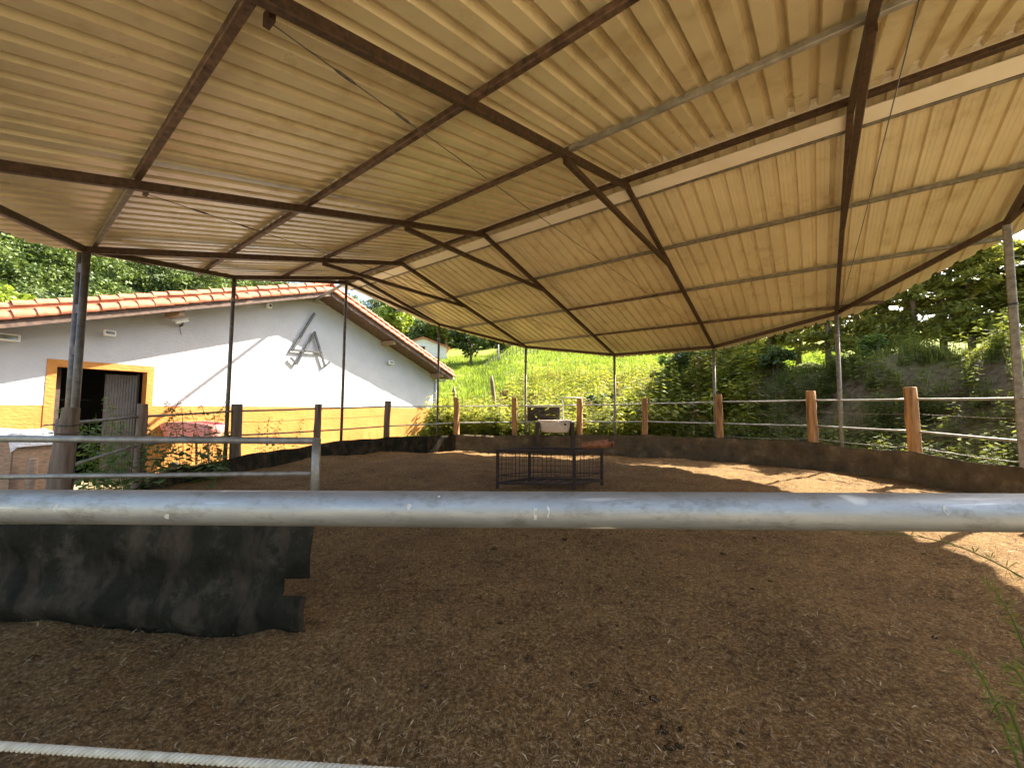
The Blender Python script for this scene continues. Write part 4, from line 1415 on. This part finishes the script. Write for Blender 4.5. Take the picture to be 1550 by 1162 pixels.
tag(o, 'tangle of dry roots and stalks over the brown earth bank', 'roots', kind='stuff')
def meadow_pts(m):
    az = rng.uniform(R_(-22), R_(40), m); dist = 26 + 50*rng.random(m)**.8
    x, y = dist*np.sin(az), dist*np.cos(az)
    al = (x - W0.x)*DV.x + (y - W0.y)*DV.y; sl = (x - W0.x)*NV.x + (y - W0.y)*NV.y
    k = ~((sl < .5) & (sl > -16) & (al < S1 + 1))
    return x[k], y[k]
xy = scatter(8000, meadow_pts)
pos = np.stack([xy[:, 0], xy[:, 1], gz(xy[:, 0], xy[:, 1]) - .02], 1)
big_t = [tuft_arrays(400 + i, 16, .5, .5, .03) for i in range(4)]
P, Fc, T = replicate(big_t, pos, rng.uniform(.7, 1.3, len(pos)), rng.uniform(0, 6.28, len(pos)), .2*lump(pos[:, 0], pos[:, 1], 9, 33))
o = np_mesh('meadow_grass', P, Fc, M['meadow'], tint=T)
tag(o, 'bright sunlit meadow grass rising towards the far house', 'grass', kind='stuff')

# crowns
def crown_arrays(seed, rx, ry, rz, n, leaf, clumps=22, hollow=.55, flat=1.):
    r = np.random.default_rng(seed)
    c = unit(clumps, r) * (hollow + (1 - hollow)*r.random((clumps, 1))) * np.array([rx, ry, rz])*.78
    k = r.integers(0, clumps, n)
    cr = r.uniform(.18, .36, clumps)*min(rx, ry, rz)*1.25
    C = c[k] + unit(n, r)*(r.random((n, 1))**.45)*cr[k][:, None]*np.array([1, 1, .8])
    D = unit(n, r, .6*flat); Wd = perp(D, r)
    L = leaf*r.uniform(.6, 1.4, n); T = np.clip(r.uniform(0, 1, n)*.6 + r.random(clumps)[k]*.4, 0, 1)
    return diamonds(C, D, Wd, L, L*r.uniform(.45, .8, n), T), c
def tree(name, x, y, h, rx, rz, n, leaf, m, label, cat='tree', group=None, seed=0, trunk_h=None):
    z0 = float(gz(x, y))
    o = empty(name, (x, y, z0)); tag(o, label, cat, group)
    (P, Fc, T), cl = crown_arrays(seed, rx, rx, rz, n, leaf)
    P = P + np.array([0, 0, h - rz])
    np_mesh('crown', P, Fc, m, parent=o, tint=T)
    mb = MB()
    r0 = .035*h
    th_ = h - rz
    mb.tube([(0, 0, -.3), (.02*h, 0, th_*.5), (0, .02*h, th_), (0, 0, th_ + rz*.4)], [r0, r0*.75, r0*.5, r0*.2], 9)
    for i in range(7):
        q = Vector(cl[i]) + Vector((0, 0, h - rz))
        zb3 = th_*random.uniform(.7, 1.1)
        mb.tube([(0, 0, zb3), tuple((Vector((0, 0, zb3)) + q)/2 + Vector((0, 0, .1))), tuple(q)], [r0*.4, r0*.25, r0*.08], 6)
    mb.build('trunk', M['bark'], o, smooth=True)
    return o

# conifer row on the bank: trunk, drooping tiers of feathery sprays
def conifer_arrays(seed, h, r0, n, leaf):
    r = np.random.default_rng(seed)
    nb = 90
    zb = h*(.12 + .86*np.sort(r.random(nb))); ab = r.uniform(0, 2*PI, nb)
    lb = r0*(1.05 - .72*(zb/h)**1.4)*r.uniform(.6, 1.15, nb)
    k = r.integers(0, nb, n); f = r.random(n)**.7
    ln = lb[k]*f
    x = np.cos(ab[k])*ln; y = np.sin(ab[k])*ln; z = zb[k] + .16*ln - .20*ln*ln/np.maximum(lb[k], .3)
    C = np.stack([x, y, z], 1) + r.normal(0, .09, (n, 3))*np.array([1, 1, .75])*(.6 + f[:, None])
    D = np.stack([np.cos(ab[k]), np.sin(ab[k]), -.35 + 0*f], 1) + r.normal(0, .55, (n, 3))
    D /= np.linalg.norm(D, axis=1, keepdims=True)
    Wd = perp(D, r)
    L = leaf*r.uniform(.6, 1.5, n)
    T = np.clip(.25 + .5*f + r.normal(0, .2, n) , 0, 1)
    limbs = [(zb[i], ab[i], lb[i]) for i in range(0, nb, 2)]
    return diamonds(C, D, Wd, L, L*.33, T), limbs
con_proto = []
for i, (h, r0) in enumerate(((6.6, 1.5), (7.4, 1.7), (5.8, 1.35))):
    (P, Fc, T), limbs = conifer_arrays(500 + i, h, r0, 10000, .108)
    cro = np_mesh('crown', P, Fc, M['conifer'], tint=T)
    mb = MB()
    mb.tube([(0, 0, -.4), (.05, .02, h*.3), (-.03, .03, h*.65), (0, 0, h*.98)], [.115, .095, .06, .015], 9)
    for zb3, ab, lb in limbs:
        mb.tube([(0, 0, zb3), (math.cos(ab)*lb*.5, math.sin(ab)*lb*.5, zb3 + .05*lb), (math.cos(ab)*lb*.95, math.sin(ab)*lb*.95, zb3 - .05*lb)], [.022, .014, .005], 5)
    tro = mb.build('trunk', M['bark'], None, smooth=True)
    con_proto.append((cro.data, tro.data))
    bpy.data.objects.remove(cro); bpy.data.objects.remove(tro)
con_px = [(1120, 20.0, 2), (1165, 18.6, 0), (1210, 18.4, 1), (1255, 17.0, 0), (1300, 16.6, 1), (1345, 16.0, 2), (1388, 15.0, 1), (1430, 15.0, 0), (1475, 14.0, 1), (1520, 14.2, 0), (1570, 13.4, 1)]
for i, (px, Yd, k) in enumerate(con_px):
    p = at(px, 560, Yd)
    o = empty('conifer_tree', (p.x, p.y, float(gz(p.x, p.y)) - .05), random.uniform(0, 6.28))
    sc_ = random.uniform(.9, 1.08) * (1.0 if i < 13 else 1.1); o.scale = (sc_, sc_, sc_*random.uniform(.95, 1.12)*(.50 if px > 1560 else .60 if px > 1500 else .72 if px > 1450 else 1))
    tag(o, 'dark feathery conifer in the close row on the bank behind the right fence' if i < 13 else 'taller conifer in the second row behind the bank hedge', 'tree', 'conifers in the row on the bank' if i < 13 else 'conifers in the second row')
    for nm, me in (('crown', con_proto[k][0]), ('trunk', con_proto[k][1])):
        c = bpy.data.objects.new(nm, me); link(c, o)

# bushes on the slope and bank
def bush(px, py, Yd, r_, n, leaf, m, label, seed, name='bush', cat='bush'):
    p = at(px, py, Yd); z0 = float(gz(p.x, p.y))
    o = empty(name, (p.x, p.y, z0)); tag(o, label, cat, 'shrubs on the weed slope' if 'among the tall weeds' in label else None)
    (P, Fc, T), cl = crown_arrays(seed, r_, r_, r_*.8, n, leaf, 16)
    P = P + np.array([0, 0, r_*.75])
    np_mesh('foliage', P, Fc, m, parent=o, tint=T)
    mb = MB()
    for i in range(6):
        q = Vector(cl[i]) + Vector((0, 0, r_*.75))
        mb.tube([(0, 0, -.1), tuple(q*.5 + Vector((0, 0, .05))), tuple(q)], [.03, .02, .006], 5)
    mb.build('stems', M['bark'], o)
bush(905, 560, 21.5, 1.1, 1800, .09, M['tree_dark'], 'dark green bush high on the sunny weed slope left of the slim post', 61)
bush(1015, 560, 19.5, 1.2, 1800, .10, M['nettle'], 'dark green bush in the bank shadow right of the slim post', 62)
bush(1175, 580, 15.4, .8, 1500, .075, M['tree_dark'], 'rounded leafy bush on the shaded earth bank behind the log posts', 63)
bush(1120, 640, 14.0, .45, 900, .06, M['weed'], 'small sunlit leafy bush at the bank foot beside the belt', 64)
bush(1045, 560, 18.6, 1.1, 1600, .09, M['tree_dark'], 'dark shrub where the weed slope meets the earth bank', 65)
bush(790, 590, 18.5, .9, 1500, .07, M['weed_dry'], 'brownish dry shrub on the slope left of the dark board', 66)
bush(720, 600, 19.0, .9, 1500, .07, M['weed'], 'yellow green shrub on the slope right of the stable corner', 67)
bush(1325, 545, 13.6, .6, 1200, .06, M['nettle'], 'green shrub on the bank crest under the conifers', 68)
r3 = random.Random(5)
for i in range(26):
    px = r3.uniform(690, 1090); Yd = r3.uniform(17.3, 24)
    mt = M[('weed', 'weed', 'weed_dry', 'tree_bright', 'nettle')[i % 5]]
    bush(px, 600, Yd, r3.uniform(.5, 1.05), 1100, .085, mt, ('yellow green shrub among the tall weeds on the slope', 'yellow green shrub among the tall weeds on the slope', 'brown dry shrub among the tall weeds on the slope', 'bright green shrub among the tall weeds on the slope', 'dark green shrub among the tall weeds on the slope')[i % 5], 800 + i)
# stone blocks in the weeds
for px, py, Yd, s in ((905, 632, 17.2, .35), (950, 628, 17.0, .3), (925, 645, 16.6, .3), (985, 632, 16.6, .32), (1060, 648, 15.2, .4)):
    p = at(px, py, Yd)
    z0 = float(gz(p.x, p.y))
    o = bpy.data.objects.new('rubble_stone', bpy.data.meshes.new('rubble_stone'))
    bm = bmesh.new(); bmesh.ops.create_icosphere(bm, subdivisions=3, radius=1)
    r2 = random.Random(px)
    for v in bm.verts:
        n_ = math.sin(v.co.x*3.1 + px) + math.sin(v.co.y*4.3 + px*.3) + math.sin(v.co.z*3.7)
        v.co *= 1 + .09*n_
        v.co = Vector((max(-.8, min(.8, v.co.x))*s*1.6, max(-.8, min(.8, v.co.y))*s, max(-.7, min(.7, v.co.z))*s*.8))
    bm.to_mesh(o.data); bm.free(); o.data.materials.append(M['stone'])
    o.location = (p.x, p.y, z0 + s*.25); link(o)
    tag(o, 'grey weathered stone block lying in the weeds behind the far rails', 'stone', 'stones in the weeds')
# two old stakes on the slope
for i, (px, py, px2, py2, Yd, lab) in enumerate(((744, 568, 753, 615, 19.0, 'leaning split wooden stake among yellow weeds on the slope'), (687, 585, 691, 612, 21.0, 'short weathered stake in the weeds beside the stable eave'))):
    a, b = at(px, py, Yd), at(px2, py2, Yd)
    z0 = float(gz(b.x, b.y))
    o = empty('wooden_stake', (b.x, b.y, z0)); tag(o, lab, 'stake')
    mb = MB(); q = a - o.location
    q0_ = Vector((0, 0, -.2))
    mb.tube([q0_, q0_*.4 + q*.6 + Vector((.04, 0, 0)), q0_*.1 + q*.9, q], [.10, .08, .09, .04], 8); mb.build('shaft', M['wood_old'], o, smooth=True)

# trees up the hill and behind the stable
p = at(985-985+712, 545, 62); tree('broadleaf_tree', p.x, p.y, 7.5, 4.6, 3.0, 3000, .32, M['tree_dark'], 'dark spreading broadleaf tree on the meadow right of the far house', seed=71)
p = at(655, 530, 75); tree('broadleaf_tree', p.x, p.y + 14, 11, 5.0, 4.8, 2200, .45, M['forest'], 'mid green broadleaf tree behind the far house', seed=72)
p = at(755, 540, 66); tree('broadleaf_tree', p.x, p.y, 5.5, 3.0, 2.4, 1800, .28, M['tree_dark'], 'small dark tree by the stake fence beyond the meadow', seed=73)
p = at(8, 450, 34); tree('broadleaf_tree', p.x, p.y, 11.0, 4.2, 4.6, 5200, .26, M['tree_bright'], 'bright yellow green tree behind the left end of the stable roof', seed=74)
p = at(58, 470, 40); tree('broadleaf_tree', p.x, p.y, 8.6, 3.2, 3.4, 3200, .26, M['tree_bright'], 'lower bright green tree peeping over the stable roof tiles', seed=75)
p = at(600, 480, 80); tree('broadleaf_tree', p.x, p.y, 13, 4.0, 5.0, 2200, .42, M['tree_bright'], 'light green tree rising behind the right roof slope of the stable', seed=76)
# far house
hp = at(640, 546, 70)
hz = float(gz(hp.x, hp.y))
fh = empty('far_house', (hp.x, hp.y, hz - .3), .25)
tag(fh, 'small pale gabled house far up the meadow', 'house')
vs = [(-4.2, 0, 0), (4.2, 0, 0), (4.2, 0, 2.6), (0, 0, 4.1), (-4.2, 0, 2.6), (-4.2, 7, 0), (4.2, 7, 0), (4.2, 7, 2.6), (0, 7, 4.1), (-4.2, 7, 2.6)]
fs = [(0, 1, 2, 3, 4), (9, 8, 7, 6, 5), (0, 5, 6, 1), (1, 6, 7, 2), (5, 0, 4, 9)]
MB().add(vs, fs).build('wall', M['concrete'], fh)
vs = [(-4.8, -.5, 2.42), (0, -.5, 4.13), (4.8, -.5, 2.42), (-4.8, 7.5, 2.42), (0, 7.5, 4.13), (4.8, 7.5, 2.42)]
o = MB().add(vs, [(0, 1, 4, 3), (1, 2, 5, 4)]).build('roof', M['tile'], fh)
md = o.modifiers.new('thickness', 'SOLIDIFY'); md.thickness = .18; md.offset = 1
for x, z, w, h in ((-.2, 2.3, 1.1, .7), (-1.6, .5, 1.4, .9), (2.0, .5, .9, .6)):
    wn = MB().box((x, -.01, z), (w, .08, h)).build('window', M['plank'], fh)
    MB().box((x, -.055, z), (w*.84, .02, h*.8)).build('pane', M['black_inside'], wn)
# stake fence at the meadow's top
sf = empty('stake_fence', (at(770, 548, 58).x, 58, 0))
tag(sf, 'grey stake fence along the top of the meadow', 'fence')
for i in range(16):
    px = 735 + i*5.2
    p = at(px, 548, 56 + (i % 3)*.4); z0 = float(gz(p.x, p.y))
    q = Vector((p.x, p.y, z0)) - sf.location
    MB().tube([q, q + Vector((random.uniform(-.1, .1), 0, random.uniform(1.1, 1.6)))], .07, 6).build('stake', M['stone'], sf)
for z in (.6, 1.0):
    a = at(735, 548, 56); b = at(815, 548, 56)
    MB().tube([Vector((a.x, a.y, float(gz(a.x, a.y)) + z)) - sf.location, Vector((b.x, b.y, float(gz(b.x, b.y)) + z)) - sf.location], .02, 5).build('wire', M['cable'], sf)
p = at(754, 560, 55); q = at(754, 536, 55)
up = empty('utility_post', (p.x, p.y, float(gz(p.x, p.y)))); tag(up, 'tall grey post standing in the meadow fence line', 'post')
MB().tube([(0, 0, -.2), (0, 0, max(2.6, q.z - up.location.z))], [.14, .11], 9).build('shaft', M['stone'], up, smooth=True)

# ------------------------------------------------------------------ far wooded hills
th = np.linspace(R_(-78), R_(60), 120); rr = np.linspace(62, 330, 60)
TH_, RR_ = np.meshgrid(th, rr)
def hill_z(a, r):
    x, y = r*np.sin(a), r*np.cos(a)
    top = 48 + 34*smooth(R_(-22), R_(-60), a) - 26*smooth(R_(-16), R_(-4), a)
    f = smooth(55, 215, r)
    base = gz(x, y)
    return np.maximum(base - 1.0, -1.0 + 6*smooth(60, 95, r)*0 + top*f + 2.2*lump(x, y, 60, 51) + 1.0*lump(x, y, 25, 52))
ZH = hill_z(TH_, RR_)
ZH[0] -= 12
V = np.stack([(RR_*np.sin(TH_)).ravel(), (RR_*np.cos(TH_)).ravel(), ZH.ravel()], 1)
na_, nr_ = len(th), len(rr)
ii = (np.arange(nr_ - 1)[:, None]*na_ + np.arange(na_ - 1)[None, :]).ravel()
Fq = np.stack([ii, ii + 1, ii + 1 + na_, ii + na_], 1)
o = np_mesh('hills', V, Fq, M['forest_floor'], smooth=True)
tag(o, kind='structure')
arrs = []
for i in range(5):
    (P, Fc, T), _ = crown_arrays(600 + i, 4.2, 4.2, 4.4, 950, .25, 14, .45)
    arrs.append((P + np.array([0, 0, 3.2]), Fc, T))
n = 760
a = np.concatenate([rng.uniform(R_(-60), R_(-27), 440), rng.uniform(R_(-27), R_(-3), 320)])
r = np.concatenate([84 + 130*rng.random(440)**1.2, 92 + 150*rng.random(320)])
x, y = r*np.sin(a), r*np.cos(a)
al = (x - W0.x)*DV.x + (y - W0.y)*DV.y; sl = (x - W0.x)*NV.x + (y - W0.y)*NV.y
pos = np.stack([x, y, np.maximum(hill_z(a, r), gz(x, y)) - .6], 1)
P, Fc, T = replicate(arrs, pos, rng.uniform(.75, 1.45, n), rng.uniform(0, 6.28, n), rng.normal(0, .22, n))
o = np_mesh('far_wood', P, Fc, M['forest'], tint=T)
tag(o, 'broadleaf wood covering the far hillside behind the stable', 'wood', kind='stuff')

# ------------------------------------------------------------------ weeds close to the camera on the right
def sprig(name, base_px, tip_px, Ya, Yb_, label, n, ln):
    a, b = at(*base_px, Ya), at(*tip_px, Yb_)
    o = empty(name, a); tag(o, label, 'weed')
    r2 = random.Random(base_px[0])
    mb = MB()
    d = b - a
    bowp = [a + d*f + Vector((0, 0, .05*math.sin(f*PI))) - a for f in np.linspace(0, 1, 14)]
    mb.tube(bowp, [.0013*(1.1 - f) + .0005 for f in np.linspace(0, 1, 14)], 5)
    st_ = mb.build('stem', M['weed'], o, smooth=True)
    Cs, Ds, Ws, Ls, Wi, T = [], [], [], [], [], []
    for i in range(n):
        f = r2.uniform(.08, 1)
        k = int(f*13); p = bowp[k]
        dd_ = Vector((r2.gauss(0, 1), r2.gauss(0, .6), r2.gauss(.3, .7))).normalized()
        w = dd_.cross(Vector((r2.gauss(0, 1), r2.gauss(0, 1), r2.gauss(0, 1)))).normalized()
        L_ = ln*r2.uniform(.4, 1.2)*(1.15 - .6*f)
        Cs.append(p + dd_*L_); Ds.append(dd_); Ws.append(w); Ls.append(L_); Wi.append(L_*r2.uniform(.05, .12)); T.append(r2.random()*.4)
    P, Fc, T = diamonds(np.array(Cs), np.array(Ds), np.array(Ws), np.array(Ls), np.array(Wi), np.array(T))
    np_mesh('leaves', P, Fc, M['weed'], parent=o, tint=T)
sprig('weed_sprig', (1600, 905), (1290, 808), .95, 1.0, 'thin arching green weed sprig just below the gate pole at right', 120, .014)
sprig('weed_sprig', (1545, 1165), (1435, 985), .60, .72, 'feathery green weed sprig at the lower right corner', 100, .010)
sprig('weed_sprig', (1600, 1180), (1515, 1010), .55, .62, 'second green sprig in the lower right corner nearest the frame edge', 120, .014)
sprig('weed_sprig', (1590, 1100), (1490, 880), .70, .80, 'slender green weed sprig rising at the right frame edge below the sunlit sand', 120, .014)
sprig('weed_sprig', (1560, 1170), (1500, 1080), .58, .62, 'shortest green weed sprig at the bottom right frame corner', 70, .013)
